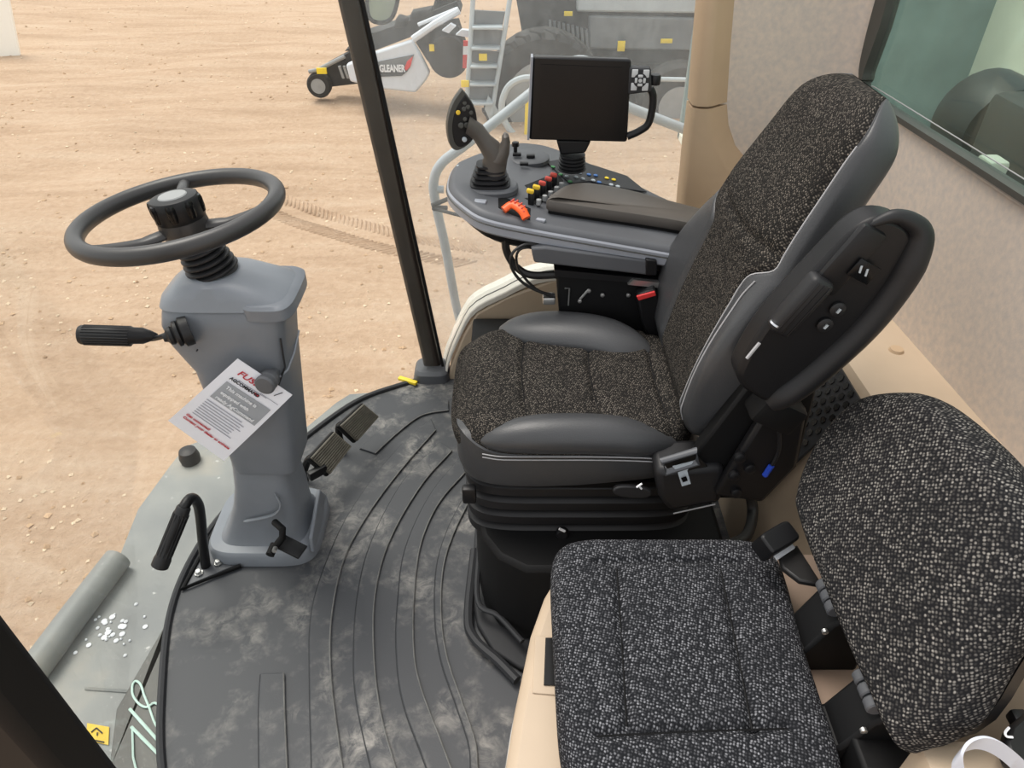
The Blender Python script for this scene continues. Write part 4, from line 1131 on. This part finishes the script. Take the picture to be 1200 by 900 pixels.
c_ = V((0.443, 0.937, 0.963))
MB().box(c_, (.108, .040, .034), AR, .010, 3).build('slide_grip', 'boot', ar)
for k in range(3):
    MB().box(c_ + v_ * (-.010 + .010 * k) + V((0, -.017, 0)), (.095, .003, .003), AR, .001).build('grip_ridge', 'black', ar)
MB().lathe([(.009, 0), (.010, .003), (.006, .006)], (0.411, 0.929, 0.935), -u_, 16).build('grip_button', 'chrome', ar)
MB().box(V((0.498, 0.944, 1.036)), (.115, .046, .016), AR, .007, 2).build('hood', 'black', ar)
MB().box(V((0.522, 0.933, 1.023)), (.030, .040, .004), AR, .001).build('display', 'screen', ar)
for dx_, ht in ((-5, 9), (4, 11)):
    MB().tube([(0.52, 0.929, 1.02), (0.52, 0.929, 1.031)], .0018, 5).xf(Matrix.Translation(v_ * dx_ * .0013)).build('display_mark', 'silver', ar)
for q in ((0.494, 0.943, 0.923), (0.506, 0.943, 0.952)):
    MB().lathe([(.0125, 0), (.0125, .004), (.009, .006), (.001, .006)], q, (0, -1, 0), 20).build('button', 'boot', ar)
    MB().box(V(q) + V((0, -.007, 0)), (.008, .004, .002), AR).build('button_mark', 'silver', ar)
MB().tube([(0.385, 0.943, 0.857), (0.399, 0.943, 0.887)], .003, 6).build('edge_clip', 'stitch', ar)
MB().box((0.474, 1, 0.719), (.06, .09, .10), AR, .01).build('armrest_pivot', 'blackm', ar)

# seat belt tongue resting on the retractor
sb = thing('seat_belt_tongue', 'black plastic slider with bright steel latch tongue on the driver seat belt', 'seat belt', (0.331, 0.97, 0.58))
MB().tube([(0.283, 0.965, 0.602), (0.293, 0.963, 0.573), (0.35, 0.963, 0.6), (0.343, 0.965, 0.629)], .0068, 10, True).build('slider', 'con', sb)
tq = [(0.303, 0.962, 0.592), (0.34, 0.962, 0.605), (0.332, 0.962, 0.581), (0.343, 0.958, 0.55), (0.327, 0.958, 0.543), (0.315, 0.962, 0.576)]
MB().prism([V(p) for p in tq], (0, -.003, .001)).build('tongue', 'silver', sb)
MB().prism([V(p) for p in ((0.321, 0.953, 0.569), (0.33, 0.953, 0.574), (0.335, 0.953, 0.562), (0.326, 0.953, 0.558))], (0, -.001, .0)).build('tongue_slot', 'blackg', sb)
bq = [V(p) for p in ((0.288, 0.972, 0.587), (0.345, 0.972, 0.613), (0.396, 1, 0.54), (0.342, 1, 0.507))]
MB().quadbox(bq, .003).build('webbing', 'cable', sb)

# red-buttoned buckle on the far side
bk_ = thing('seat_belt_buckle', 'black seat belt buckle with a red release button behind the driver seat cushion', 'seat belt', (0.36, 1.44, 0.522))
MB().prism([V(p) for p in ((0.288, 1.42, 0.691), (0.33, 1.42, 0.707), (0.353, 1.42, 0.647), (0.367, 1.42, 0.574), (0.335, 1.42, 0.562), (0.309, 1.42, 0.611))], (0, .03, 0)).build('buckle', 'black', bk_, bevel=.006)
MB().prism([V(p) for p in ((0.286, 1.417, 0.693), (0.327, 1.417, 0.706), (0.332, 1.417, 0.695), (0.293, 1.417, 0.681))], (0, -.006, 0)).build('release_button', 'red', bk_, bevel=.002)
MB().prism([V(p) for p in ((0.331, 1.425, 0.571), (0.367, 1.425, 0.578), (0.384, 1.43, 0.519), (0.347, 1.43, 0.514))], (0, .012, 0)).build('stalk', 'blackm', bk_)

# ================================================================== console with joystick
cn = thing('armrest_console', 'grey armrest console with padded armrest and rows of coloured switches', 'console', (.12, 1.6, .62))
rimp = [(-0.156, 1.646, 0.872), (-0.148, 1.583, 0.87), (-0.11, 1.517, 0.864), (-0.059, 1.473, 0.855), (0.053, 1.457, 0.836), (0.191, 1.45, 0.813), (0.406, 1.442, 0.776), (0.503, 1.433, 0.759), (0.59, 1.685, 0.745), (0.441, 1.727, 0.77), (0.355, 1.797, 0.785), (0.278, 1.87, 0.798), (0.212, 1.921, 0.809), (0.132, 1.983, 0.822), (0.072, 1.995, 0.833), (0, 1.967, 0.845), (-0.079, 1.864, 0.859), (-0.129, 1.786, 0.867), (-0.15, 1.736, 0.87)]
rimp = [V(p) for p in rimp]
ro = [rimp[0]] + [p for p in rimp[1:]]
sm_ = smooth_path(ro, 4, True)
def shrink(P, k, dz):
    c = sum(P, V()) / len(P)
    return [c + (p - c) * k + V((0, 0, dz)) for p in P]
def inset(P, d_, dz):
    n = len(P); out = []
    for i in range(n):
        t = (P[(i + 1) % n] - P[i - 1]); t.z = 0; t.normalize()
        nr = V((-t.y, t.x, 0))
        c = sum(P, V()) / n
        if nr.dot(c - P[i]) < 0: nr = -nr
        out.append(P[i] + nr * d_ + V((0, 0, dz)))
    return out
MB().loft([inset(sm_, .02, -.042), inset(sm_, .006, -.036), inset(sm_, .0, -.03), inset(sm_, 0, -.004), inset(sm_, .004, 0)]).build('rim_band', 'band', cn)
MB().loft([inset(sm_, .05, -.075), inset(sm_, .028, -.06), inset(sm_, .022, -.036)]).build('underside', 'blackm', cn)
MB().loft([inset(sm_, .0035, -.006), inset(sm_, .004, .001), inset(sm_, .012, .010), inset(sm_, .02, .012)]).build('tray', 'con', cn)
MB().tube(inset(sm_, -.001, -.011), .0016, 5, True).build('band_groove', 'seal', cn)
# armrest pad
H = .012
aq = [(0.078, 1.529, 0.877), (0.1, 1.586, 0.873), (0.135, 1.642, 0.867), (0.184, 1.672, 0.859), (0.274, 1.678, 0.843), (0.397, 1.644, 0.823), (0.517, 1.606, 0.802), (0.489, 1.526, 0.807), (0.355, 1.528, 0.83), (0.195, 1.523, 0.857), (0.106, 1.522, 0.872)]
aq = smooth_path([V(p) for p in aq], 5, True)
MB().loft([inset(aq, .005, -.034), inset(aq, .005, -.024)]).build('pad_base', 'blackm', cn)
MB().loft([inset(aq, .003, -.024), inset(aq, 0, -.020), inset(aq, 0, -.008), inset(aq, .004, .0), inset(aq, .014, .004), inset(aq, .028, .005)]).build('armrest_pad', 'pad', cn)
# switch panel
sq = [(0.091, 1.845, 0.843), (0.149, 1.902, 0.833), (0.231, 1.877, 0.819), (0.309, 1.844, 0.805), (0.349, 1.752, 0.799), (0.297, 1.753, 0.807), (0.198, 1.762, 0.824), (0.147, 1.724, 0.833)]
MB().prism([V(p) for p in sq], (0, 0, .003)).build('switch_panel', 'mesh', cn, bevel=.001)
btn0 = None
bts = [(648, 196, 'green'), (659, 199, 'green'), (657, 205, 'green'), (664, 207, 'silver'), (668, 213, 'green'),
       (671, 201, 'silver'), (679, 203, 'silver'), (675, 208, 'silver'), (683, 210, 'silver'),
       (690, 205, 'blue'), (698, 206, 'blue'), (695, 212, 'silver'), (702, 214, 'blue'),
       (711, 209, 'yellow'), (719, 211, 'yellow'), (716, 217, 'silver'), (724, 219, 'silver')]
BT = [(0.107, 1.811, 0.844), (0.132, 1.81, 0.84), (0.125, 1.767, 0.841), (0.14, 1.762, 0.838), (0.147, 1.731, 0.837), (0.158, 1.804, 0.835), (0.176, 1.8, 0.832), (0.165, 1.767, 0.834), (0.182, 1.763, 0.831), (0.201, 1.799, 0.828), (0.219, 1.801, 0.825), (0.209, 1.763, 0.827), (0.224, 1.758, 0.824), (0.248, 1.796, 0.82), (0.266, 1.792, 0.817), (0.255, 1.754, 0.819), (0.272, 1.75, 0.816)]
for (x, y, c_), p in zip(bts, BT):
    MB().lathe([(.0062, 0), (.0062, .002), (.005, .003), (.001, .003)], p, (.17, 0, 1), 6).build('switch_button', c_, cn, smooth=20)
# dial pod
dc = V((0.041, 1.856, 0.85))
MB().loft([super_ring((dc.x, dc.y), .058, .056, dc.z - .004, 2.2, 40), super_ring((dc.x, dc.y), .058, .056, dc.z + .006, 2.2, 40), super_ring((dc.x, dc.y), .052, .050, dc.z + .010, 2.2, 40)]).build('dial_pod', 'con', cn)
for q in ((0.013, 1.836, 0.869), (0.049, 1.835, 0.865), (0.031, 1.783, 0.864)):
    MB().box(q, (.022, .014, .008), bev=.002).build('rocker', 'black', cn)
MB().lathe([(.005, 0), (.005, .014), (.010, .016), (.009, .026), (.001, .027)], (0.009, 1.853, 0.869), (0, 0, 1), 8).build('pod_knob', 'black', cn)
# toggle bank
MB().prism([V(p) for p in ((0, 1.618, 0.857), (0.025, 1.659, 0.853), (0.115, 1.785, 0.838), (0.13, 1.741, 0.835), (0.082, 1.616, 0.844), (0.064, 1.555, 0.847))], (0, 0, .002)).build('toggle_recess', 'blackm', cn)
tg = [(0.044, 1.563, 0.852), (0.059, 1.593, 0.849), (0.074, 1.624, 0.846), (0.09, 1.656, 0.844), (0.104, 1.688, 0.841)]
for p, c_ in zip(tg, ('ylabel', 'ylabel', 'dred', 'dred', 'dred')):
    lvr = MB().box(V(p) + V((0, 0, .012)), (.014, .013, .03), bev=.003).build('toggle_lever', 'black', cn)
    MB().box(V(p) + V((-.002, 0, .031)), (.017, .012, .010), Matrix.Rotation(.25, 3, 'Y'), .003).build('toggle_cap', c_, lvr)
    MB().lathe([(.006, 0), (.006, .012), (.001, .014)], V(p) + V((.018, -.008, .002)), (0, 0, 1), 10).build('toggle_pin', 'hubg', lvr)
# orange throttle slide
MB().prism([V(p) for p in ((-0.032, 1.566, 0.863), (-0.016, 1.577, 0.86), (0.043, 1.538, 0.85), (0.04, 1.478, 0.851), (0, 1.49, 0.857), (-0.031, 1.514, 0.863))], (0, 0, .0018)).build('slide_recess', 'blackm', cn)
tp = smooth_path([V((-0.019, 1.493, 0.868)), V((0, 1.501, 0.877)), V((0.021, 1.482, 0.873)), V((0.032, 1.468, 0.86))], 5)
ot = MB().tube(tp, .0105, 12, flat=.75).build('throttle_slide', 'orange', cn)
for k in range(5):
    MB().box(tp[5 + k * 2] + V((.001, .004, .008)), (.003, .016, .004), Matrix.Rotation(-.5, 3, 'Z')).build('slide_ridge', 'dred', ot)
MB().box((0.065, 1.484, 0.848), (.022, .012, .006), Matrix.Rotation(-.4, 3, 'Z'), .002).build('pad_hinge', 'band', cn)
for q in ((-0.134, 1.724, 0.88), (-0.13, 1.659, 0.879)):
    MB().lathe([(.005, 0), (.004, .002), (.001, .002)], q, (0, 0, 1), 12).build('screw_cap', 'silver', cn)
MB().box((-0.078, 1.533, 0.871), (.040, .020, .006), Matrix.Rotation(-.2, 3, 'Z'), .003).build('front_tab', 'band', cn)
# mount under the console
MB().prism([V(p) for p in ((0.042, 1.44, 0.801), (0.076, 1.44, 0.803), (0.31, 1.44, 0.769), (0.314, 1.44, 0.731), (0.05, 1.44, 0.764))], (0, .16, 0)).build('arm_rail', 'con', cn, bevel=.005)
MB().prism([V(p) for p in ((0.302, 1.436, 0.775), (0.328, 1.436, 0.771), (0.333, 1.436, 0.733), (0.307, 1.436, 0.733))], (0, .16, 0)).build('rail_end', 'black', cn, bevel=.003)
MB().prism([V(p) for p in ((0.103, 1.46, 0.722), (0.345, 1.46, 0.7), (0.385, 1.46, 0.669), (0.412, 1.46, 0.482), (0.258, 1.46, 0.508), (0.114, 1.46, 0.614))], (0, .10, 0)).build('mount_bracket', 'blackm', cn, bevel=.005)
MB().prism([V(p) for p in ((0.098, 1.45, 0.741), (0.349, 1.45, 0.714), (0.351, 1.45, 0.701), (0.099, 1.45, 0.723))], (0, .14, 0)).build('mount_rail', 'black', cn)
MB().prism([V(p) for p in ((0.28, 1.44, 0.72), (0.356, 1.44, 0.711), (0.358, 1.44, 0.697), (0.269, 1.44, 0.707))], (0, .03, 0)).build('bright_strip', 'bolt', cn)
for q in ((0.181, 1.455, 0.684), (0.161, 1.455, 0.656), (0.214, 1.455, 0.672), (0.275, 1.455, 0.672)):
    MB().lathe([(.005, 0), (.005, .005), (.001, .006)], q, (0, -1, 0), 8).build('bolt', 'bolt', cn)
MB().tube([(0.124, 1.455, 0.689), (0.135, 1.455, 0.689), (0.135, 1.455, 0.642)], .002, 5).tube([(0.162, 1.452, 0.662), (0.181, 1.452, 0.688)], .003, 6).build('bracket_link', 'bolt', cn)
for P_ , r_ in (([(-0.016, 1.5, 0.798), (-0.012, 1.5, 0.761), (0.008, 1.5, 0.723), (0.045, 1.49, 0.705), (0.11, 1.47, 0.717)], .0095),
                ([(0.062, 1.46, 0.799), (0.027, 1.45, 0.804), (0, 1.44, 0.786), (0, 1.44, 0.749), (0.032, 1.44, 0.707), (0.101, 1.45, 0.666)], .0035),
                ([(0.055, 1.47, 0.789), (0.019, 1.46, 0.788), (0.01, 1.46, 0.76), (0.024, 1.46, 0.722), (0.061, 1.46, 0.681), (0.101, 1.46, 0.667)], .0032)):
    MB().tube(smooth_path(P_, 7), r_, 8).build('hose', 'cable', cn)
MB().box((0.088, 1.46, 0.658), (.03, .03, .02), bev=.004).build('hose_fitting', 'bolt', cn)

# joystick
js = thing('joystick', 'dark grey joystick with leaf shaped button head and thumb rest, on the console', 'joystick', (-0.052, 1.666, 0.866))
jb = V((-0.051, 1.629, 0.866))
MB().loft([super_ring((jb.x + .006, jb.y - .008), .060, .052, jb.z - .004, 2.3, 40), super_ring((jb.x + .006, jb.y - .008), .060, .052, jb.z + .006, 2.3, 40), super_ring((jb.x + .006, jb.y - .008), .055, .047, jb.z + .010, 2.3, 40)]).build('joystick_base', 'con', js)
rg = []
for i in range(5):
    z = jb.z + .006 + i * .011; k = .048 - i * .004
    rg += [super_ring((jb.x - .001, jb.y), k - .006, k - .010, z, 3.5, 36), super_ring((jb.x - .001, jb.y), k, k - .004, z + .003, 3.5, 36), super_ring((jb.x - .001, jb.y), k, k - .004, z + .007, 3.5, 36)]
MB().loft(rg).build('boot', 'boot', js)
def oval(c, ax_, r1, r2, n=20, ydir=(0, 1, 0)):
    ax_ = V(ax_).normalized(); y_ = V(ydir); x_ = y_.cross(ax_).normalized(); y_ = ax_.cross(x_)
    return [V(c) + x_ * r1 * math.cos(2 * PI * k / n) + y_ * r2 * math.sin(2 * PI * k / n) for k in range(n)]
MB().loft([oval((-0.042, 1.62, 0.893), (0, 0, 1), .025, .022), oval((-0.04, 1.62, 0.93), (-.05, 0, 1), .029, .023), oval((-0.038, 1.62, 0.942), (-.2, 0, 1), .031, .024), oval((-0.047, 1.62, 0.958), (-.7, 0, .7), .025, .023),
           oval((-0.061, 1.62, 0.975), (-.75, 0, .65), .020, .022), oval((-0.077, 1.62, 0.999), (-.8, 0, .6), .019, .021), oval((-0.099, 1.61, 1.019), (-1, 0, .3), .019, .022)]).build('handle', 'pad', js)
MB().loft([oval((-0.034, 1.615, 0.936), (.3, 0, 1), .022, .021), oval((-0.02, 1.615, 0.957), (.4, 0, 1), .015, .020), oval((-0.014, 1.615, 0.979), (.1, 0, 1), .010, .019), oval((-0.015, 1.615, 0.993), (-.1, 0, 1), .008, .016), oval((-0.016, 1.615, 0.998), (-.1, 0, 1), .003, .008)]).build('thumb_rest', 'pad', js)
hp_ = [(-0.108, 1.61, 1.096), (-0.097, 1.61, 1.082), (-0.083, 1.61, 1.058), (-0.078, 1.61, 1.03), (-0.081, 1.61, 1.002), (-0.093, 1.61, 0.977), (-0.117, 1.61, 0.963), (-0.131, 1.61, 0.963), (-0.142, 1.61, 0.977), (-0.146, 1.61, 1.012), (-0.14, 1.61, 1.045), (-0.127, 1.61, 1.073)]
hp_ = [V(p) for p in hp_]
c_ = sum(hp_, V()) / len(hp_)
RH = Matrix.Rotation(math.radians(14), 3, 'Z')
hp_ = [c_ + RH @ (p - c_) for p in hp_]
hn = RH @ V((0, -1, .12))
hs = [hp_[0]] + smooth_path(hp_ + [hp_[0]], 3)[1:-1]
hd_ = MB().loft([[c_ + (p - c_) * .82 - hn * .036 for p in hs], [c_ + (p - c_) * .98 - hn * .024 for p in hs], [c_ + (p - c_) * 1.0 - hn * .004 for p in hs], [c_ + (p - c_) * .96 for p in hs]]).build('head', 'seal', js)
MB().loft([[c_ + RH @ V((.006, 0, -.002)) + (p - c_) * .84 + hn * .0005 for p in hs], [c_ + RH @ V((.006, 0, -.002)) + (p - c_) * .80 + hn * .003 for p in hs]]).build('head_face', 'black', hd_)
def onhead(px):
    return None
for q, s_, mt_ in (((-0.119, 1.605, 1.047), .0052, 'ylabel'), ((-0.103, 1.605, 1.067), .0058, 'seal'), ((-0.096, 1.605, 1.058), .0055, 'seal'), ((-0.105, 1.605, 1.054), .0055, 'seal'), ((-0.089, 1.605, 1.045), .005, 'seal'), ((-0.114, 1.605, 1.019), .0065, 'seal'), ((-0.101, 1.605, 1.019), .0062, 'seal'), ((-0.104, 1.605, 1.032), .005, 'seal'), ((-0.089, 1.605, 1.03), .005, 'seal'), ((-0.094, 1.605, 1.009), .005, 'seal'), ((-0.108, 1.605, 0.988), .0055, 'silver')):
    p = V(q); k_ = ((c_ - p).dot(hn)) / hn.dot(hn)
    p = p + hn * (k_ + .003)
    MB().lathe([(s_, -.002), (s_, .004), (s_ * .7, .0055), (.0005, .0055)], p, hn, 14).build('head_button', mt_, hd_)

# ================================================================== monitor
MY = 1.72
mn = thing('monitor', 'black touchscreen monitor with keypad and grab handle on a bellows stalk', 'monitor', (0.151, 1.74, 0.851))
cq = [V(p) for p in ((0.048, 1.72, 1.136), (0.271, 1.72, 1.129), (0.28, 1.72, 0.941), (0.041, 1.72, 0.947))]
MB().prism(cq, (0, .035, -.004)).build('housing', 'black', mn, bevel=.006)
MB().prism([V(p) for p in ((0.052, 1.719, 1.132), (0.267, 1.719, 1.125), (0.275, 1.719, 0.945), (0.047, 1.719, 0.951))], (0, -.002, 0)).build('bezel', 'blackg', mn)
MB().prism([V(p) for p in ((0.066, 1.716, 1.12), (0.25, 1.716, 1.113), (0.257, 1.716, 0.963), (0.066, 1.716, 0.969))], (0, -.0006, 0)).build('display', 'screen', mn)
MB().prism([V(p) for p in ((0.043, 1.718, 1.134), (0.048, 1.718, 1.134), (0.042, 1.718, 0.947), (0.037, 1.718, 0.947))], (0, .034, 0)).build('side_strip', 'band', mn)
kq = [V(p) for p in ((0.266, 1.716, 1.113), (0.317, 1.716, 1.111), (0.325, 1.716, 1.059), (0.268, 1.716, 1.053))]
kp = MB().prism(kq, (0, .026, 0)).build('keypad', 'mesh', mn, bevel=.004)
kc = V((0.294, 1.714, 1.086)); ux = V((1, 0, -.03)).normalized(); uz = V((-.03, 0, 1)).normalized()
for sx in (-1, 1):
    for sz in (-1, 1):
        MB().box(kc + ux * sx * .0130 + uz * sz * .0145, (.014, .003, .017), None, .002).build('corner_key', 'keyp', kp)
MB().lathe([(.0155, 0), (.0155, .0022), (.001, .0024)], kc, (0, -1, 0), 24).build('key_ring', 'mesh', kp)
for k in range(4):
    a_ = k * PI / 2
    MB().box(kc + (ux * math.cos(a_) + uz * math.sin(a_)) * .0095 + V((0, -.003, 0)), (.011 if k % 2 else .006, .003, .006 if k % 2 else .011), None, .002).build('arrow_key', 'keyp', kp)
MB().lathe([(.0042, 0), (.0042, .0045), (.001, .005)], kc, (0, -1, 0), 14).build('centre_key', 'keyp', kp)
MB().lathe([(.012, 0), (.013, .004), (.013, .018), (.011, .022)], (0.332, 1.732, 1.083), (.0, 0, 1), 16).xf(Matrix.Translation((0, 0, -.011))).build('rotary_knob', 'black', mn)
MB().tube(smooth_path([(0.322, 1.726, 1.064), (0.33, 1.726, 1.049), (0.332, 1.726, 1.017), (0.326, 1.726, 0.982), (0.305, 1.726, 0.965), (0.279, 1.726, 0.953)], 5), .009, 12).build('grab_handle', 'black', mn)
mb_ = V((0.151, 1.75, 0.867)); pr = []
for i in range(5):
    pr += [(.030 - .0005 * i, i * .0085), (.036 - .001 * i, i * .0085 + .003), (.036 - .001 * i, i * .0085 + .006)]
MB().lathe(pr, mb_ - V((0, 0, .006)), (0, 0, 1), 24).build('stalk_bellows', 'boot', mn)
MB().prism([V(p) for p in ((0.108, 1.73, 0.943), (0.194, 1.73, 0.941), (0.181, 1.73, 0.91), (0.12, 1.73, 0.905))], (0, .045, 0)).build('stalk_head', 'black', mn, bevel=.005)

# ================================================================== buddy seat
bs = thing('buddy_seat', 'black and grey woven buddy seat with square pad and tilted backrest on a beige base', 'seat', (.27, .60, 0))
bp = [(-0.017, 0.449, 0.43), (-0.01, 0.491, 0.43), (0.004, 0.577, 0.43), (0.033, 0.715, 0.43), (0.06, 0.794, 0.43), (0.084, 0.838, 0.43), (0.148, 0.872, 0.43), (.60, .885, .43), (.60, .15, .43), (-.03, .15, .43)]
bp = [V((p[0], p[1], 0)) for p in bp]
MB().prism(bp, (0, 0, .43)).build('seat_base', 'beige', bs, bevel=.018)
MB().tube(smooth_path([(-0.008, 0.509, 0.36), (0.004, 0.584, 0.36), (0.021, 0.659, 0.36)], 5), .0045, 8).build('chrome_trim', 'bolt', bs)
MB().prism([V(p) for p in ((0.04, 0.705, 0.43), (0.089, 0.701, 0.43), (0.083, 0.596, 0.43), (0.033, 0.601, 0.43))], (0, 0, .003)).build('recess_plate', 'beige', bs, bevel=.003)
MB().prism([V(p) for p in ((0.058, 0.699, 0.434), (0.089, 0.699, 0.434), (0.084, 0.612, 0.434), (0.052, 0.613, 0.434))], (0, 0, .002)).build('finger_slot', 'blackg', bs)
outl = super_ring((.272, .640), .204, .232, 0, 7, 220)
outl = [V((p.x + (.020 * max(0, (p.y - .62) / .24) if p.x > .27 else 0), p.y, 0)) for p in outl]
SEAMS = [((0.187, 0.794, 0.513), (0.169, 0.513, 0.513)), ((0.372, 0.794, 0.513), (0.352, 0.508, 0.513)), ((0.123, 0.499, 0.512), (0.405, 0.51, 0.51)), ((0.153, 0.806, 0.51), (0.407, 0.809, 0.51))]
def segd(p, a, b):
    a, b = V((a[0], a[1], 0)), V((b[0], b[1], 0)); q = V((p.x, p.y, 0)); d_ = b - a
    t = max(0, min(1, (q - a).dot(d_) / d_.dot(d_)))
    return (q - a - d_ * t).length
def bw(p):
    if p.z > .495:
        dx, dy = p.x - .262, p.y - .655
        for a_, b_ in SEAMS: p.z -= .010 * gauss(segd(p, a_, b_), .008)
        p.z += .010 * max(0, 1 - (dx / .2) ** 2) * max(0, 1 - (dy / .24) ** 2)
    return p
pad(outl, .432, .505, .030, 60, bw).build('seat_pad', 'fab2', bs)
for a_, b_ in SEAMS[:3]:
    P_ = resample([a_, b_], 24)
    MB().tube([V((p.x, p.y, .505 - .010 + .010 * max(0, 1 - ((p.x - .262) / .2) ** 2) * max(0, 1 - ((p.y - .655) / .24) ** 2))) for p in P_], .0018, 5).build('seam', 'blackm', bs)
# backrest
UU = V((.447, 0, .894)); BF = frame(UU, (0, 1, 0), (.503, .66, .58))
BI = BF.inverted()
oq = [(0.491, 0.446, 0.602), (0.491, 0.597, 0.602), (0.494, 0.827, 0.606), (0.499, 0.869, 0.616), (0.516, 0.905, 0.65), (0.541, 0.932, 0.701), (0.567, 0.94, 0.753), (0.587, 0.928, 0.793), (0.608, 0.89, 0.834), (0.626, 0.832, 0.871), (0.636, 0.736, 0.89), (0.639, 0.65, 0.896), (0.637, 0.592, 0.892), (0.628, 0.541, 0.876), (0.607, 0.506, 0.833), (0.571, 0.468, 0.761), (0.538, 0.433, 0.696), (0.516, 0.427, 0.65), (0.5, 0.434, 0.62)]
loc = [BI @ V(p) for p in oq]
loc = resample(smooth_path(loc, 5, True) + [loc[0]], 121)[:-1]
def bkw(p):
    c_ = sum(loc, V()) / len(loc)
    if p.z > .02:
        rr = (V((p.x, p.y, 0)) - V((c_.x, c_.y, 0))).length
        p.z += .022 * max(0, 1 - (rr / .22) ** 2)
    return p
pad([V((p.x, p.y, 0)) for p in loc], -.05, .032, .034, 40, bkw).xf(BF).build('backrest', 'fab3', bs)
cc_ = sum(loc, V()) / len(loc)
MB().loft([[BF @ V((cc_.x + (p.x - cc_.x) * k, cc_.y + (p.y - cc_.y) * k, h)) for p in loc[::3]] for k, h in ((.80, -.075), (.93, -.068), (.95, -.045))]).build('backrest_shell', 'black', bs)
MB().prism([V(p) for p in ((.44, .16, .4305), (.60, .16, .4305), (.60, .88, .4305), (.44, .88, .4305))], (0, 0, .002)).build('shade_sheet', 'brown', bs)  # darker sheet laid on the base as painted shade behind the pad
# hinges between pad and backrest
def hinge(y0, w_):
    m = MB()
    m.prism([V(p) for p in ((.44, y0, .43), (.44, y0, .475), (.475, y0, .49), (.50, y0, .56), (.545, y0, .60), (.575, y0, .56), (.575, y0, .43))], (0, w_, 0))
    o = m.build('hinge_bracket', 'blackm', bs, bevel=.006)
    for k in range(3):
        MB().cyl((.502, y0 + w_ * (.12 + .28 * k), .585), (.502, y0 + w_ * (.36 + .28 * k), .585), .014, 16, .002).build('hinge_barrel', 'con', o)
    for k in range(2):
        MB().lathe([(.008, 0), (.008, .006), (.001, .008)], (.462, y0 + w_ * (.35 + .3 * k), .484), (0, 0, 1), 8).build('bolt', 'bolt', o)
    MB().lathe([(.005, 0), (.005, .005), (.001, .006)], (.49, y0 - .0, .55), (0, -1, 0), 12).build('pivot_cap', 'bolt', o)
hinge(.640, .070); hinge(.485, .070)
MB().prism([V(p) for p in ((.485, .44, .43), (.485, .44, .52), (.56, .44, .52), (.56, .44, .43))], (0, .06, 0)).build('end_bracket', 'blackm', bs, bevel=.006)

# belts of the buddy seat
b1 = thing('lap_belt_buckle', 'black belt buckle with white tag beside the far edge of the woven backrest', 'seat belt', (0.48, 0.811, 0.52))
MB().loft([super_ring((0, 0), .034, .019, z, 6, 28) for z in (-.022, -.018, .018, .022)]).xf(Matrix.Translation((0.45, 0.792, 0.58)) @ Matrix.Rotation(math.radians(32), 4, 'Z') @ Matrix.Rotation(math.radians(20), 4, 'X')).build('buckle', 'black', b1, bevel=.004)
MB().prism([V(p) for p in ((0.444, 0.775, 0.565), (0.482, 0.799, 0.565), (0.486, 0.788, 0.565), (0.448, 0.763, 0.565))], (0, 0, .004)).build('belt_tag', 'pwhite', b1)
MB().prism([V(p) for p in ((0.456, 0.774, 0.55), (0.495, 0.8, 0.55), (0.511, 0.717, 0.55), (0.476, 0.725, 0.55), (0.456, 0.751, 0.55))], (0, 0, .012)).build('webbing', 'cable', b1, bevel=.003)
b2 = thing('belt_latch', 'black belt latch with white mark at the lower right corner on the beige panel', 'seat belt', (0.644, 0.436, 0.61))
MB().prism([V(p) for p in ((0.606, 0.416, 0.625), (0.625, 0.439, 0.625), (0.655, 0.457, 0.625), (0.691, 0.453, 0.625), (0.651, 0.385, 0.625), (0.604, 0.395, 0.625))], (0, 0, .03)).build('latch_body', 'black', b2, bevel=.006)
MB().box((0.65, 0.453, 0.64), (.02, .02, .02), bev=.004).build('latch_nub', 'black', b2)
MB().tube(smooth_path([(0.62, 0.434, 0.657), (0.612, 0.428, 0.657), (0.611, 0.423, 0.657), (0.618, 0.422, 0.657)], 4), .0016, 5).build('latch_mark', 'pwhite', b2)
r1 = [V(p) for p in smooth_path([(0.538, 0.385, 0.64), (0.534, 0.396, 0.66), (0.545, 0.406, 0.67), (0.566, 0.411, 0.67), (0.586, 0.406, 0.665), (0.605, 0.394, 0.655), (0.621, 0.381, 0.64)], 5)]
st_ = MB().loft([[p + V((0, 0, -.014)), p + V((0, 0, .014)), p + V((.002, -.003, .014)), p + V((.002, -.003, -.014))] for p in r1]).build('plastic_strap', 'clear')
tag(st_, 'clear plastic strap curled at the bottom right edge beside the black latch', 'strap')
yl = MB().box((0.543, 1.8, 0.735), (.03, .012, .022), Matrix.Rotation(.3, 3, 'Y'), .004).build('yellow_tag', 'yellow')
tag(yl, 'small yellow tag behind the armrest pad near the beige pillar', 'tag')
hose = MB().tube(smooth_path([(0.519, 1.08, 0.4), (0.528, 1.054, 0.36), (0.496, 0.987, 0.36), (0.446, 0.96, 0.36)], 6), .012, 10).build('floor_hose', 'cable')
tag(hose, 'black ribbed hose looping down behind the driver seat to the beige floor', 'hose')
